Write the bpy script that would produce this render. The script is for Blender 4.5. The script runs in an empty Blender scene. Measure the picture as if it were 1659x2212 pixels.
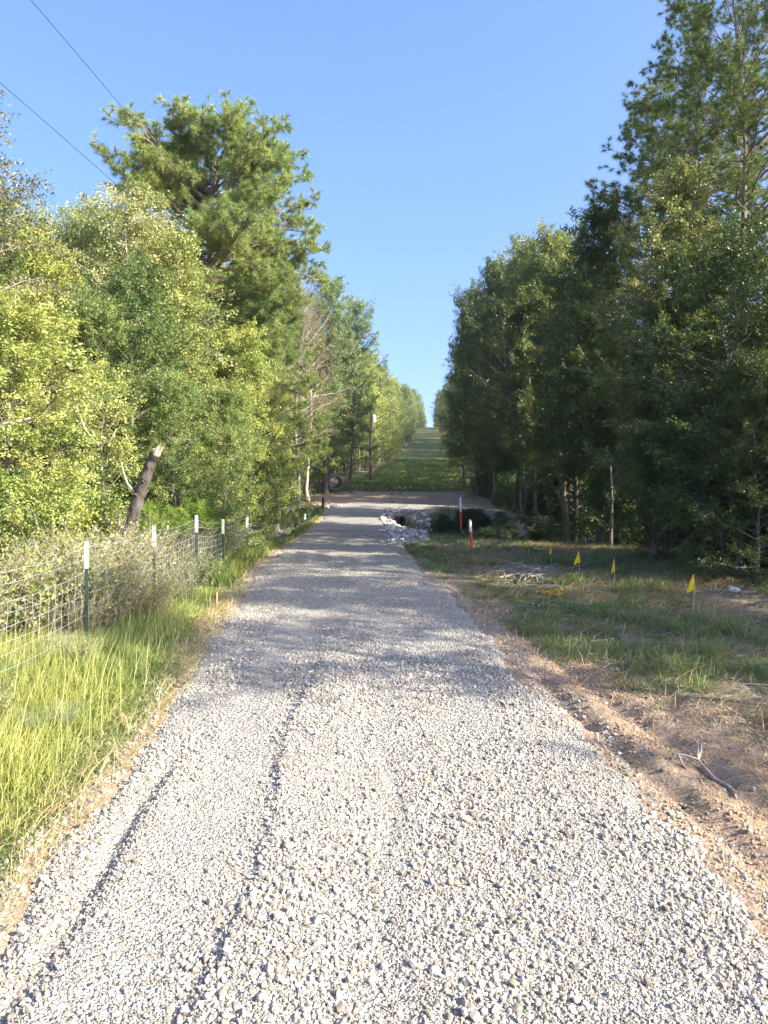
import bpy, bmesh, math, random
import numpy as np
from mathutils import Vector, Matrix

random.seed(7)
rng = np.random.default_rng(11)
scene = bpy.context.scene
COL = scene.collection
R = math.radians
PI = math.pi
K = 0.0006023          # tangent of the view angle per photo unit
CAMZ = 2.15

def at(u, v, Y):
    """point seen at photo position (u, v) at distance Y"""
    return np.array([(u - 829.5) * K * Y, Y, CAMZ + (960 - v) * K * Y])

# ------------------------------------------------------------------ mesh helpers
def mesh_np(name, V, F, mats, rnd=None, smooth=False, vcol=None, mi=None):
    """V (n,3); F (m,k) single array, k = 3 or 4"""
    me = bpy.data.meshes.new(name)
    V = np.ascontiguousarray(V, dtype=np.float32); F = np.ascontiguousarray(F, dtype=np.int32)
    n, (m, k) = len(V), F.shape
    me.vertices.add(n); me.vertices.foreach_set('co', V.ravel())
    me.loops.add(m * k); me.loops.foreach_set('vertex_index', F.ravel())
    me.polygons.add(m)
    me.polygons.foreach_set('loop_start', np.arange(0, m * k, k, dtype=np.int32))
    me.polygons.foreach_set('loop_total', np.full(m, k, dtype=np.int32))
    me.polygons.foreach_set('use_smooth', np.full(m, smooth, dtype=bool))
    if mi is not None:
        me.polygons.foreach_set('material_index', np.asarray(mi, dtype=np.int32))
    if rnd is not None:
        a = me.attributes.new('rnd', 'FLOAT', 'FACE'); a.data.foreach_set('value', np.asarray(rnd, dtype=np.float32))
    if vcol is not None:
        for nm, arr in vcol.items():
            a = me.attributes.new(nm, 'FLOAT', 'POINT'); a.data.foreach_set('value', np.asarray(arr, dtype=np.float32))
    for mt in (mats if isinstance(mats, (list, tuple)) else [mats]):
        me.materials.append(mt)
    me.update(calc_edges=True)
    return me

def link(name, me, parent=None):
    o = bpy.data.objects.new(name, me); COL.objects.link(o)
    if parent is not None: o.parent = parent
    return o

def tag(o, label=None, cat=None, group=None, kind=None):
    if label: o['label'] = label
    if cat: o['category'] = cat
    if group: o['group'] = group
    if kind: o['kind'] = kind
    return o

def empty(name, loc=(0, 0, 0), rz=0):
    o = bpy.data.objects.new(name, None); COL.objects.link(o)
    o.location = [float(c) for c in loc]; o.rotation_euler = (0, 0, rz); o.empty_display_size = .2
    return o

def copy_tree(o, parent=None):
    c = o.copy(); COL.objects.link(c)
    if parent is not None: c.parent = parent
    for ch in [x for x in o.children]:
        copy_tree(ch, c)
    return c

class Tubes:
    """collects tapered tubes and builds one quad mesh"""
    def __init__(s): s.V = []; s.F = []; s.n = 0; s.m = []
    def tube(s, P, rad, sides=6, cap=True, mi=0):
        P = np.asarray(P, float); rad = np.broadcast_to(np.asarray(rad, float), (len(P),))
        T = np.gradient(P, axis=0); T /= (np.linalg.norm(T, axis=1, keepdims=True) + 1e-9)
        ref = np.array([0., 0., 1.]) if abs(T[0][2]) < .9 else np.array([1., 0., 0.])
        A = np.cross(T, ref); A /= (np.linalg.norm(A, axis=1, keepdims=True) + 1e-9)
        B = np.cross(T, A)
        an = np.arange(sides) * 2 * PI / sides
        ring = (P[:, None, :] + rad[:, None, None] * (np.cos(an)[None, :, None] * A[:, None, :] + np.sin(an)[None, :, None] * B[:, None, :]))
        s.V.append(ring.reshape(-1, 3))
        k = len(P); i = np.arange(k - 1)[:, None] * sides; j = np.arange(sides)[None, :]; j2 = (j + 1) % sides
        f = np.stack([i + j, i + j2, i + sides + j2, i + sides + j], -1).reshape(-1, 4) + s.n
        s.F.append(f); s.m.append(np.full(len(f), mi))
        s.n += k * sides
        if cap:
            for e in (0, k - 1):
                s.V.append(P[e][None]); c = s.n; s.n += 1
                base = c - 1 - (k - 1 - e) * sides - (sides - 1) - (1 if False else 0)
                start = (s.n - 1) - (k * sides) + e * sides if e == 0 else None
                st = (c - k * sides) if e == 0 else (c - 1 - sides)
                jj = np.arange(sides)
                f = np.stack([np.full(sides, c), st + jj, st + (jj + 1) % sides, np.full(sides, c)], -1)
                # degenerate quads are avoided by using a doubled midpoint
                f = np.stack([st + jj, st + (jj + 1) % sides, np.full(sides, c)], -1)
                s.tri = getattr(s, 'tri', []); s.tri.append(f)
    def build(s, name, mats, smooth=True):
        V = np.concatenate(s.V); F = np.concatenate(s.F)
        tr = np.concatenate(s.tri) if getattr(s, 'tri', None) else np.zeros((0, 3), int)
        me = bpy.data.meshes.new(name)
        me.vertices.add(len(V)); me.vertices.foreach_set('co', V.astype(np.float32).ravel())
        L = np.concatenate([F.ravel(), tr.ravel()]).astype(np.int32)
        me.loops.add(len(L)); me.loops.foreach_set('vertex_index', L)
        m = len(F) + len(tr); me.polygons.add(m)
        tot = np.concatenate([np.full(len(F), 4), np.full(len(tr), 3)]).astype(np.int32)
        st = np.concatenate([[0], np.cumsum(tot)[:-1]]).astype(np.int32)
        me.polygons.foreach_set('loop_start', st); me.polygons.foreach_set('loop_total', tot)
        me.polygons.foreach_set('use_smooth', np.full(m, smooth, dtype=bool))
        for mt in (mats if isinstance(mats, (list, tuple)) else [mats]): me.materials.append(mt)
        me.update(calc_edges=True)
        return me

def curve(p0, d, L, n=5, bend=(0, 0, 0), wob=.06, rg=rng):
    d = np.asarray(d, float); d = d / (np.linalg.norm(d) + 1e-9)
    t = np.linspace(0, 1, n)[:, None]
    P = np.asarray(p0) + d * L * t + np.asarray(bend) * L * t ** 2
    w = rg.normal(0, wob * L / n, (n, 3)); w[0] = 0
    return P + np.cumsum(w, 0)

# ------------------------------------------------------------------ materials
def mat(name):
    m = bpy.data.materials.new(name); m.use_nodes = True
    nt = m.node_tree; nt.nodes.clear()
    return m, nt
def N(nt, t, **kw):
    n = nt.nodes.new(t)
    for k, v in kw.items():
        if k.startswith('i_'):
            n.inputs[k[2:].replace('_', ' ')].default_value = v
        else: setattr(n, k, v)
    return n
def ramp(nt, fac, stops):
    n = nt.nodes.new('ShaderNodeValToRGB'); e = n.color_ramp.elements
    e[0].position, e[0].color = stops[0][0], (*stops[0][1], 1)
    e[1].position, e[1].color = stops[-1][0], (*stops[-1][1], 1)
    for p, c in stops[1:-1]:
        x = e.new(p); x.color = (*c, 1)
    nt.links.new(fac, n.inputs[0]); return n.outputs[0]
def mixc(nt, fac, a, b, mode='MIX'):
    n = nt.nodes.new('ShaderNodeMix'); n.data_type = 'RGBA'; n.blend_type = mode
    for s, v in ((n.inputs[0], fac), (n.inputs[6], a), (n.inputs[7], b)):
        if hasattr(v, 'is_linked'): nt.links.new(v, s)
        elif isinstance(v, (int, float)): s.default_value = v
        else: s.default_value = (*v, 1)
    return n.outputs[2]
def math_(nt, op, a, b=None, clamp=False):
    n = nt.nodes.new('ShaderNodeMath'); n.operation = op; n.use_clamp = clamp
    for s, v in ((n.inputs[0], a), (n.inputs[1], b)):
        if v is None: continue
        if hasattr(v, 'is_linked'): nt.links.new(v, s)
        else: s.default_value = v
    return n.outputs[0]
def noise(nt, vec, scale, detail=4, rough=.55):
    n = N(nt, 'ShaderNodeTexNoise'); n.inputs['Scale'].default_value = scale
    n.inputs['Detail'].default_value = detail; n.inputs['Roughness'].default_value = rough
    nt.links.new(vec, n.inputs['Vector']); return n.outputs[0]
def coords(nt, which='Object'):
    return N(nt, 'ShaderNodeTexCoord').outputs[which]
def finish(nt, col, rough=.8, bump=None, bs=.3, bd=.02, spec=.3, trans=0, metal=0):
    p = N(nt, 'ShaderNodeBsdfPrincipled')
    if hasattr(col, 'is_linked'): nt.links.new(col, p.inputs['Base Color'])
    else: p.inputs['Base Color'].default_value = (*col, 1)
    p.inputs['Roughness'].default_value = rough; p.inputs['Specular IOR Level'].default_value = spec
    p.inputs['Metallic'].default_value = metal
    if bump is not None:
        b = N(nt, 'ShaderNodeBump'); b.inputs['Strength'].default_value = bs; b.inputs['Distance'].default_value = bd
        nt.links.new(bump, b.inputs['Height']); nt.links.new(b.outputs[0], p.inputs['Normal'])
    out = N(nt, 'ShaderNodeOutputMaterial')
    if trans > 0:
        t = N(nt, 'ShaderNodeBsdfTranslucent')
        tc = mixc(nt, 1.0, col, (1.0, 1.0, .55), 'MULTIPLY') if hasattr(col, 'is_linked') else None
        if tc is not None: nt.links.new(tc, t.inputs['Color'])
        else: t.inputs['Color'].default_value = (*col, 1)
        mx = N(nt, 'ShaderNodeMixShader'); mx.inputs[0].default_value = trans
        nt.links.new(p.outputs[0], mx.inputs[1]); nt.links.new(t.outputs[0], mx.inputs[2])
        nt.links.new(mx.outputs[0], out.inputs[0])
    else: nt.links.new(p.outputs[0], out.inputs[0])

def foliage_mat(name, lo, hi, trans=.35, rough=.5, spec=.35):
    """leaf colour = object colour x per-leaf variation between lo and hi, plus painted highlights"""
    m, nt = mat(name)
    a = N(nt, 'ShaderNodeAttribute'); a.attribute_name = 'rnd'
    oi = N(nt, 'ShaderNodeObjectInfo')
    v = ramp(nt, a.outputs['Fac'], [(0, lo), (.55, tuple((x + y) / 2 for x, y in zip(lo, hi))), (.85, hi), (1, tuple(1.3 * x for x in hi))])  # last stop lifts a few leaves above hi as painted highlights
    c = mixc(nt, 1.0, v, oi.outputs['Color'], 'MULTIPLY')
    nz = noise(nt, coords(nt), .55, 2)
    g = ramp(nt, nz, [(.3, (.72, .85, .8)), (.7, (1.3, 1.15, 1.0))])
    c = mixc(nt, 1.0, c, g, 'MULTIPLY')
    finish(nt, c, rough, spec=spec, trans=trans)
    return m
M = {}
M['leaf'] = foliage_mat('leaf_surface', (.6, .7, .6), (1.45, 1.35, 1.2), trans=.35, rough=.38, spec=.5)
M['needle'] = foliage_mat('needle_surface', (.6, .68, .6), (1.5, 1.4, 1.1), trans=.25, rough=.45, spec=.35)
M['blade'] = foliage_mat('grass_blade_surface', (.6, .7, .5), (1.6, 1.4, 1.5), trans=.35, rough=.5, spec=.3)

def bark_mat(name, c1, c2, sc=14):
    m, nt = mat(name)
    co = coords(nt); mp = N(nt, 'ShaderNodeMapping'); mp.inputs['Scale'].default_value = (1, 1, .25); nt.links.new(co, mp.inputs[0])
    n1 = noise(nt, mp.outputs[0], sc, 5, .65)
    n2 = noise(nt, co, 1.7, 2)
    c = ramp(nt, n1, [(.3, c1), (.68, c2)])
    oi = N(nt, 'ShaderNodeObjectInfo')
    c = mixc(nt, 1.0, c, oi.outputs['Color'], 'MULTIPLY')
    c = mixc(nt, ramp(nt, n2, [(.5, (0, 0, 0)), (.7, (.5, .5, .5))]), c, (.3, .31, .27))
    finish(nt, c, .9, n1, .9, .03, .15)
    return m
M['bark'] = bark_mat('tree_bark', (.06, .048, .04), (.24, .2, .165))
M['pale_bark'] = bark_mat('pale_tree_bark', (.2, .17, .14), (.5, .45, .39))

def simple(name, col, rough=.6, sc=20, var=.25, metal=0, bs=.2, spec=.3):
    m, nt = mat(name)
    n1 = noise(nt, coords(nt), sc, 4)
    lo = tuple(c * (1 - var) for c in col); hi = tuple(min(1, c * (1 + var)) for c in col)
    c = ramp(nt, n1, [(.3, lo), (.7, hi)])
    finish(nt, c, rough, n1, bs, .004, spec, metal=metal)
    return m
M['wire'] = simple('galvanised_wire', (.62, .62, .6), .45, 30, .15, .3)
M['post_green'] = simple('green_post_paint', (.045, .08, .06), .6, 30, .3)
M['post_white'] = simple('white_post_paint', (.82, .82, .8), .5, 30, .06)
M['post_orange'] = simple('red_orange_marker_paint', (.72, .11, .045), .45, 25, .12)
M['flag'] = simple('yellow_flag_plastic', (1.0, .63, .0), .45, 12, .03)
M['steel'] = simple('grey_rusty_steel', (.26, .25, .23), .6, 9, .3)
M['dark_steel'] = simple('dark_old_steel', (.05, .045, .04), .7, 9, .4)
M['wood'] = simple('weathered_wood', (.3, .24, .18), .85, 18, .35)
M['stake'] = simple('fresh_stake_wood', (.55, .25, .12), .8, 20, .2)
M['dead'] = simple('grey_dead_wood', (.36, .31, .26), .9, 14, .35)
M['pulp'] = simple('broken_pale_wood', (.72, .6, .42), .8, 12, .15)
M['cable'] = simple('dark_power_cable', (.05, .05, .055), .6, 8, .1)
M['litter'] = simple('white_litter_plastic', (.75, .76, .78), .4, 12, .08)
M['creosote'] = simple('dark_pole_wood', (.035, .028, .022), .8, 16, .3)

# stones
m, nt = mat('limestone_gravel')
a = N(nt, 'ShaderNodeAttribute'); a.attribute_name = 'rnd'
c = ramp(nt, a.outputs['Fac'], [(0, (.19, .165, .13)), (.35, (.31, .28, .235)), (.7, (.39, .36, .31)), (.93, (.56, .53, .48)), (1, (.4, .29, .2))])
nz = noise(nt, coords(nt), 90, 3)
c = mixc(nt, 1, c, ramp(nt, nz, [(.3, (.82, .82, .82)), (.7, (1.12, 1.12, 1.12))]), 'MULTIPLY')
finish(nt, c, .85, nz, .4, .004, .25)
M['stone'] = m
m, nt = mat('riprap_stone')
oi = N(nt, 'ShaderNodeObjectInfo')
nz = noise(nt, coords(nt), 6, 5)
c = ramp(nt, oi.outputs['Random'], [(0, (.42, .41, .39)), (1, (.72, .7, .67))])
c = mixc(nt, 1, c, ramp(nt, nz, [(.3, (.75, .75, .75)), (.7, (1.1, 1.1, 1.1))]), 'MULTIPLY')
finish(nt, c, .85, nz, .5, .02, .25)
M['rock'] = m

# road surface
m, nt = mat('packed_gravel')
co = coords(nt)
v1 = N(nt, 'ShaderNodeTexVoronoi'); v1.inputs['Scale'].default_value = 38; nt.links.new(co, v1.inputs[0])
v2 = N(nt, 'ShaderNodeTexVoronoi'); v2.inputs['Scale'].default_value = 85; nt.links.new(co, v2.inputs[0])
big = noise(nt, co, .7, 4, .6); mid = noise(nt, co, 5, 4, .6)
sep = N(nt, 'ShaderNodeSeparateColor'); nt.links.new(v1.outputs['Color'], sep.inputs[0])
c = ramp(nt, sep.outputs[0], [(0, (.36, .335, .29)), (.5, (.48, .45, .4)), (1, (.6, .57, .52))])
c = mixc(nt, 1, c, ramp(nt, v2.outputs['Distance'], [(0, (1.08, 1.08, 1.08)), (.7, (.72, .72, .72))]), 'MULTIPLY')
c = mixc(nt, ramp(nt, big, [(.5, (0, 0, 0)), (.72, (.55, .55, .55))]), c, (.36, .3, .25))
c = mixc(nt, 1, c, ramp(nt, mid, [(.3, (.85, .85, .85)), (.7, (1.12, 1.12, 1.12))]), 'MULTIPLY')
h = math_(nt, 'ADD', math_(nt, 'MULTIPLY', v1.outputs['Distance'], -1.0), math_(nt, 'MULTIPLY', v2.outputs['Distance'], -.5))
finish(nt, c, .9, h, 1.0, .03, .2)
M['road'] = m

# ground: attributes dirt (orange earth), green (grass under-colour), brown (litter)
m, nt = mat('earth_and_turf')
co = coords(nt)
def attr(nm):
    a = N(nt, 'ShaderNodeAttribute'); a.attribute_name = nm; return a.outputs['Fac']
n1 = noise(nt, co, 3, 6, .65); n2 = noise(nt, co, 22, 5, .7); n3 = noise(nt, co, .35, 4, .6)
dirt = ramp(nt, n2, [(.25, (.28, .185, .125)), (.55, (.42, .31, .225)), (.8, (.55, .45, .345))])
litter = ramp(nt, n2, [(.3, (.1, .08, .06)), (.55, (.25, .205, .155)), (.75, (.42, .36, .28))])
green = ramp(nt, n2, [(.3, (.05, .072, .026)), (.55, (.11, .15, .055)), (.75, (.22, .25, .12))])
def edge(a, n, k=1.6):
    x = math_(nt, 'ADD', a, math_(nt, 'MULTIPLY', math_(nt, 'SUBTRACT', n, .5), k))
    return ramp(nt, x, [(.38, (0, 0, 0)), (.62, (1, 1, 1))])
c = mixc(nt, edge(attr('green'), n1), litter, green)
c = mixc(nt, edge(attr('dirt'), n1), c, dirt)
c = mixc(nt, 1, c, ramp(nt, n3, [(.3, (.82, .85, .8)), (.7, (1.18, 1.12, 1.1))]), 'MULTIPLY')
bh = math_(nt, 'ADD', n2, math_(nt, 'MULTIPLY', n1, 2))
finish(nt, c, .95, bh, .8, .05, .1)
M['ground'] = m

# ------------------------------------------------------------------ terrain
_ty = np.array([-60, -10, 0, 3.4, 6.2, 9.3, 13, 17, 21.25, 29.5, 41, 50, 64, 95, 133, 180, 250, 333, 400, 600, 1500, 3000.])
_tz = np.array([.3, .05, 0, -.02, -.08, -.15, -.27, -.5, -.79, -1.23, -1.55, -1.68, -1.75, -1.6, -1.05, .6, 4.0, 10.15, 10.3, 7, -6, -20.])
_s = np.linspace(np.arcsinh(-60 / 5), np.arcsinh(3000 / 5), 1600)
_z = np.interp(5 * np.sinh(_s), _ty, _tz)
_kk = np.exp(-.5 * (np.arange(-30, 31) / 12.) ** 2); _kk /= _kk.sum()
_z = np.convolve(np.pad(_z, 30, mode='edge'), _kk, 'valid')
def base(Y): return np.interp(np.arcsinh(np.asarray(Y, float) / 5), _s, _z)
def ss(a, b, x): t = np.clip((x - a) / (b - a), 0, 1); return t * t * (3 - 2 * t)

_cy = [-60, 0, 3.4, 6.2, 9.3, 13, 21.25, 29.5, 41, 50.5]
def road_l(Y):
    return np.interp(Y, [-60, 0, 3.4, 6.2, 7.5, 9.3, 13, 17, 21.25, 29.5, 38, 41, 47, 50.5],
                     [-1.7, -1.7, -1.68, -1.75, -1.8, -2.0, -2.3, -2.6, -2.8, -2.85, -2.95, -3.1, -3.2, -2.2])
def road_r(Y):
    return np.interp(Y, [-60, 0, 3.4, 6.2, 9.3, 13, 16, 21.25, 29.5, 38, 40.5, 42.5, 45, 47, 49, 50.5],
                     [1.6, 1.6, 1.6, 1.38, 1.23, .95, .62, .38, .36, .05, .3, 2.4, 4.1, 3.7, 1.2, -2.0])
def vnoise(X, Y, f, seed=0):
    """smooth value noise, numpy"""
    x = np.asarray(X, float) * f + seed * 17.13; y = np.asarray(Y, float) * f + seed * 7.7
    xi = np.floor(x); yi = np.floor(y); fx = x - xi; fy = y - yi
    fx = fx * fx * (3 - 2 * fx); fy = fy * fy * (3 - 2 * fy)
    def h(a, b):
        v = np.sin(a * 127.1 + b * 311.7 + seed * 3.3) * 43758.5453; return v - np.floor(v)
    return (h(xi, yi) * (1 - fx) + h(xi + 1, yi) * fx) * (1 - fy) + (h(xi, yi + 1) * (1 - fx) + h(xi + 1, yi + 1) * fx) * fy
def fbm(X, Y, f, seed=0, o=4):
    s = 0; a = .5; t = 0
    for i in range(o): s = s + a * vnoise(X, Y, f * 2 ** i, seed + i); t += a; a *= .5
    return s / t

def edge_l(Y): return road_l(Y) + (fbm(np.asarray(Y) * 0 + 3, Y, 1.5, 61, 5) - .5) * .5 - .12
def edge_r(Y): return road_r(Y) + (fbm(np.asarray(Y) * 0 + 9, Y, 1.3, 62, 5) - .5) * .6 + .12
DITCH = np.array([(.3, 40.5), (1.2, 38.5), (2.6, 33.4), (4.6, 30.2), (7.5, 28.6), (14, 29), (30, 34)])
def ditch_dist(X, Y):
    d = np.full(np.shape(X), 1e9)
    for a, b in zip(DITCH[:-1], DITCH[1:]):
        ab = b - a; t = np.clip(((X - a[0]) * ab[0] + (Y - a[1]) * ab[1]) / (ab @ ab), 0, 1)
        d = np.minimum(d, np.hypot(X - a[0] - t * ab[0], Y - a[1] - t * ab[1]))
    return d
def near0(Y): return 1 - ss(9, 13, Y)
def gz(X, Y):
    X = np.asarray(X, float); Y = np.asarray(Y, float)
    z = base(Y)
    rl, rr = road_l(Y), road_r(Y)
    # left side lies below the road where it crosses the gully
    z = z - .75 * ss(20, 27, Y) * (1 - ss(38, 46, Y)) * ss(.15, 1.6, rl - X)
    z = z - .9 * ss(36, 42, Y) * (1 - ss(46, 56, Y)) * ss(2.2, 5.5, rl - X)
    # ditch on the right
    dd = ditch_dist(X, Y)
    off = ss(.1, 1.1, X - np.where(Y < 41, rr, np.minimum(rr, .3)))
    z = z - 1.55 * np.exp(-(dd / (1.6 + .9 * ss(1.5, 4, X))) ** 2) * off
    z = z + .3 * np.exp(-((dd - 4.3) / 1.3) ** 2) * off * ss(30, 34, Y + .3 * X) * (1 - ss(12, 16, X))
    # spoil mound
    z = z + .3 * np.exp(-(((X - 5.9) / 1.3) ** 2 + ((Y - 34) / 1.0) ** 2))
    # right verge relief, wheel ruts in the bare earth
    z = z + .10 * (fbm(X, Y, .45, 3) - .5) * ss(.3, 2, np.maximum(X - rr, rl - X))
    z = z + .03 * near0(Y) * (fbm(X, Y, 9, 6) - .5) * ss(.1, .4, np.maximum(X - rr, rl - X))
    z = z + .05 * (fbm(X, Y, 2.2, 5) - .5) * ss(.1, .6, np.maximum(X - rr, rl - X)) * (1 - ss(50, 90, Y))
    near = 1 - ss(6.5, 9, Y)
    for cx, sl, dp, w in ((2.0, .13, .07, .08), (2.5, .16, .07, .09)):
        c = cx - sl * (Y - 3.6)
        c = c + .1 * (fbm(X * 0, Y, 1.1, 11) - .5)
        z = z - dp * near * np.exp(-((X - c) / w) ** 2) * (.45 + 1.0 * vnoise(X, Y, 3, 9) * (.5 + vnoise(X, Y, 13, 10)))
        z = z + .025 * near * np.exp(-((X - c - 2 * w) / w) ** 2) * vnoise(X, Y, 5, 12)
    # forest floor humps away from the corridor
    z = z + 1.0 * (fbm(X, Y, .06, 8) - .5) * ss(9, 30, np.abs(X - .04 * np.maximum(Y, 0)))
    return z

def axis(segs):
    out = [segs[0][0]]
    for a, b, st in segs:
        n = max(1, int(round((b - a) / st))); out += list(np.linspace(a, b, n + 1)[1:])
    return np.array(out)
gy = axis([(-60, -6, 6), (-6, 2, .5), (2, 9, .045), (9, 24, .12), (24, 52, .22), (52, 120, 1.0), (120, 420, 4), (420, 1500, 40)])
gx = axis([(-1500, -300, 150), (-300, -60, 20), (-60, -12, 2), (-12, -4, .3), (-4, -1.2, .08), (-1.2, 1.2, .3), (1.2, 5, .055), (5, 12, .25), (12, 60, 2), (60, 300, 20), (300, 1500, 150)])
GX, GY = np.meshgrid(gx, gy)
GZ = gz(GX, GY)
inside = np.minimum(GX - edge_l(GY), edge_r(GY) - GX)
GZ = GZ - .06 * ss(.06, .3, inside) * (GY < 50.5)
nx, ny = len(gx), len(gy)
I = (np.arange(ny - 1)[:, None] * nx + np.arange(nx - 1)[None, :]).ravel()
F = np.stack([I, I + 1, I + nx + 1, I + nx], -1)
X, Y = GX.ravel(), GY.ravel()
def wall_l(Y): return np.interp(Y, [0, 20, 30, 44, 64, 95, 170, 333, 700], [-6.2, -6.2, -6.2, -6.4, -4.8, -1.8, 4.2, 14.5, 44])
def wall_r(Y): return np.interp(Y, [0, 14, 25, 41, 64, 95, 133, 333, 700], [8.2, 8.0, 7.6, 7.8, 7.6, 9.6, 12.4, 23.5, 44])
def lerpmask(X, Y):
    """returns green, dirt 0..1"""
    rl, rr = road_l(Y), road_r(Y)
    side_r = X > (rl + rr) / 2
    dr = X - rr; dl = rl - X
    n = fbm(X, Y, .8, 21)
    # right verge: bare orange earth close to the camera, then grass and litter patches
    wid = np.interp(Y, [0, 4, 6, 8, 11, 20, 40], [2.6, 2.2, 1.3, .5, .3, .25, .3])
    dirt_r = 1 - ss(wid * .7, wid * 1.25, dr)
    g_r = .75 * ss(.1, .5, dr - wid) * (fbm(X, Y, .55, 31) * 1.5 - .15) * (1 - ss(3.6, 5.6, dr - .02 * Y) * (Y < 40))
    dirt_l = np.where(Y < 8, 1 - ss(.08, .3, dl), 1 - ss(.2, .7, dl)) * .8
    dirt_l = np.maximum(dirt_l, .9 * ss(21, 25, Y) * (1 - ss(38, 47, Y)) * ss(.9, 1.6, dl) * (1 - ss(6, 8, dl)) * ss(.35, .6, n))
    g_l = np.where(Y < 24, .95, .6) * ss(.02, .2, dl) * (1 - ss(5, 8, dl))
    g = np.where(side_r, g_r, g_l); d = np.where(side_r, dirt_r, dirt_l)
    # bare earth beyond the pad, then turf up the hill
    be = ss(41, 47, Y) * (1 - ss(60, 66, Y + 3 * (n - .5)))
    d = np.maximum(d, be * (.95 + .5 * (n - .5)))
    hill = ss(61, 66, Y)
    gh = hill * (.95 - .4 * ss(.45, .7, fbm(X * .6, Y, .09, 41)) - .2 * ss(220, 320, Y))
    g = np.where(Y > 61, gh, g); d = np.where(Y > 66, ss(.5, .75, fbm(X * .5, Y, .07, 44)) * (.15 + .4 * ss(120, 300, Y)), d)
    # ditch banks are green dark with a bare spot
    dd = ditch_dist(X, Y); bank = np.exp(-(dd / 3.8) ** 4) * side_r * (X > rr + .5)
    g = np.maximum(g, bank * 1.0); d = d * (1 - .9 * np.exp(-(dd / 4.2) ** 6) * (side_r & (X > rr + .8)))
    yd = np.interp(X, DITCH[:, 0], DITCH[:, 1])
    beyond = side_r * ss(3.5, 4.3, dd) * (1 - ss(58, 62, Y)) * (X > rr) * (Y > 33) * (Y > yd)
    d = np.maximum(d, .72 * beyond + .3 * beyond * (n - .5)); g = g * (1 - .6 * beyond)
    d = np.maximum(d, .95 * np.exp(-(((X - 5.9) / 1.3) ** 2 + ((Y - 33.4) / .8) ** 2)))
    forest = np.maximum(ss(-1.2, .8, X - wall_r(Y)), ss(-.6, 1.4, wall_l(Y) - X))
    return np.clip(g * (1 - forest), 0, 1), np.clip(d * (1 - forest), 0, 1)
g_, d_ = lerpmask(X, Y)
me = mesh_np('ground', np.stack([X, Y, GZ.ravel()], -1), F, M['ground'], smooth=True, vcol={'green': g_, 'dirt': d_})
tag(link('ground', me), kind='structure')

# road sheet
def road_h(X, Y):
    w = np.minimum(X - edge_l(Y), edge_r(Y) - X)
    near = 1 - ss(7, 12, Y)
    z = base(Y) + .045
    z = z + .022 * (fbm(X, Y, 2.4, 51) - .5) + .012 * (fbm(X, Y, 14, 52, 3) - .5) * (1 - ss(9, 14, Y))
    # wheel groove on the left, step of loose stone left of centre
    gx1 = -1.45 + .03 * np.sin(Y * 2.3); gx2 = -.70 + .05 * np.sin(Y * 1.7 + 1)
    z = z - .05 * near * np.exp(-((X - gx1) / .06) ** 2) * (1 - ss(4.8, 5.6, Y)) + .014 * near * np.exp(-((X - gx1 - .17) / .1) ** 2)
    z = z + .028 * near * ss(-.04, .05, X - gx2) * (1 - ss(.2, .7, X - gx2)) * (.5 + vnoise(X * 0, Y, 2.1, 5))
    z = z - .012 * near * np.exp(-((X - .02 - .05 * np.sin(Y * 3)) / .05) ** 2) * vnoise(X, Y, 2, 15) * 1.6
    # low cross ripples further down the road
    z = z + .02 * np.sin(Y * 2.6 + 1.2 * np.sin(X * 1.1) + .5) * ss(14, 18, Y) * (1 - ss(36, 40, Y))
    # crown and shoulder fall at the gully crossing
    return z
ry = axis([(-40, 1.5, 1), (1.5, 9, .04), (9, 20, .09), (20, 50.4, .16)])
rs = np.linspace(0, 1, 91)
S, RY = np.meshgrid(rs, ry)
def surf(X, Y):
    """top surface: road or ground"""
    X = np.asarray(X, float); Y = np.asarray(Y, float)
    w = np.minimum(X - edge_l(Y), edge_r(Y) - X)
    g = gz(X, Y); b = ss(.1, .45, w)
    return np.where((w > 0) & (Y < 50.4), np.maximum(g * (1 - b) + (-.03 + .06 * ss(0, .2, w)) * (1 - b) + road_h(X, Y) * b, g - .03), g)
RL = edge_l(RY); RR = edge_r(RY)
RX = RL + (RR - RL) * S
RZ = surf(RX, RY); w = np.minimum(RX - RL, RR - RX); RZ = np.where(w <= 1e-6, gz(RX, RY) - .03, RZ)
nx2, ny2 = len(rs), len(ry)
I = (np.arange(ny2 - 1)[:, None] * nx2 + np.arange(nx2 - 1)[None, :]).ravel()
F = np.stack([I, I + 1, I + nx2 + 1, I + nx2], -1)
me = mesh_np('gravel_road', np.stack([RX.ravel(), RY.ravel(), RZ.ravel()], -1), F, M['road'], smooth=True)
tag(link('gravel_road', me), kind='structure')

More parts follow.
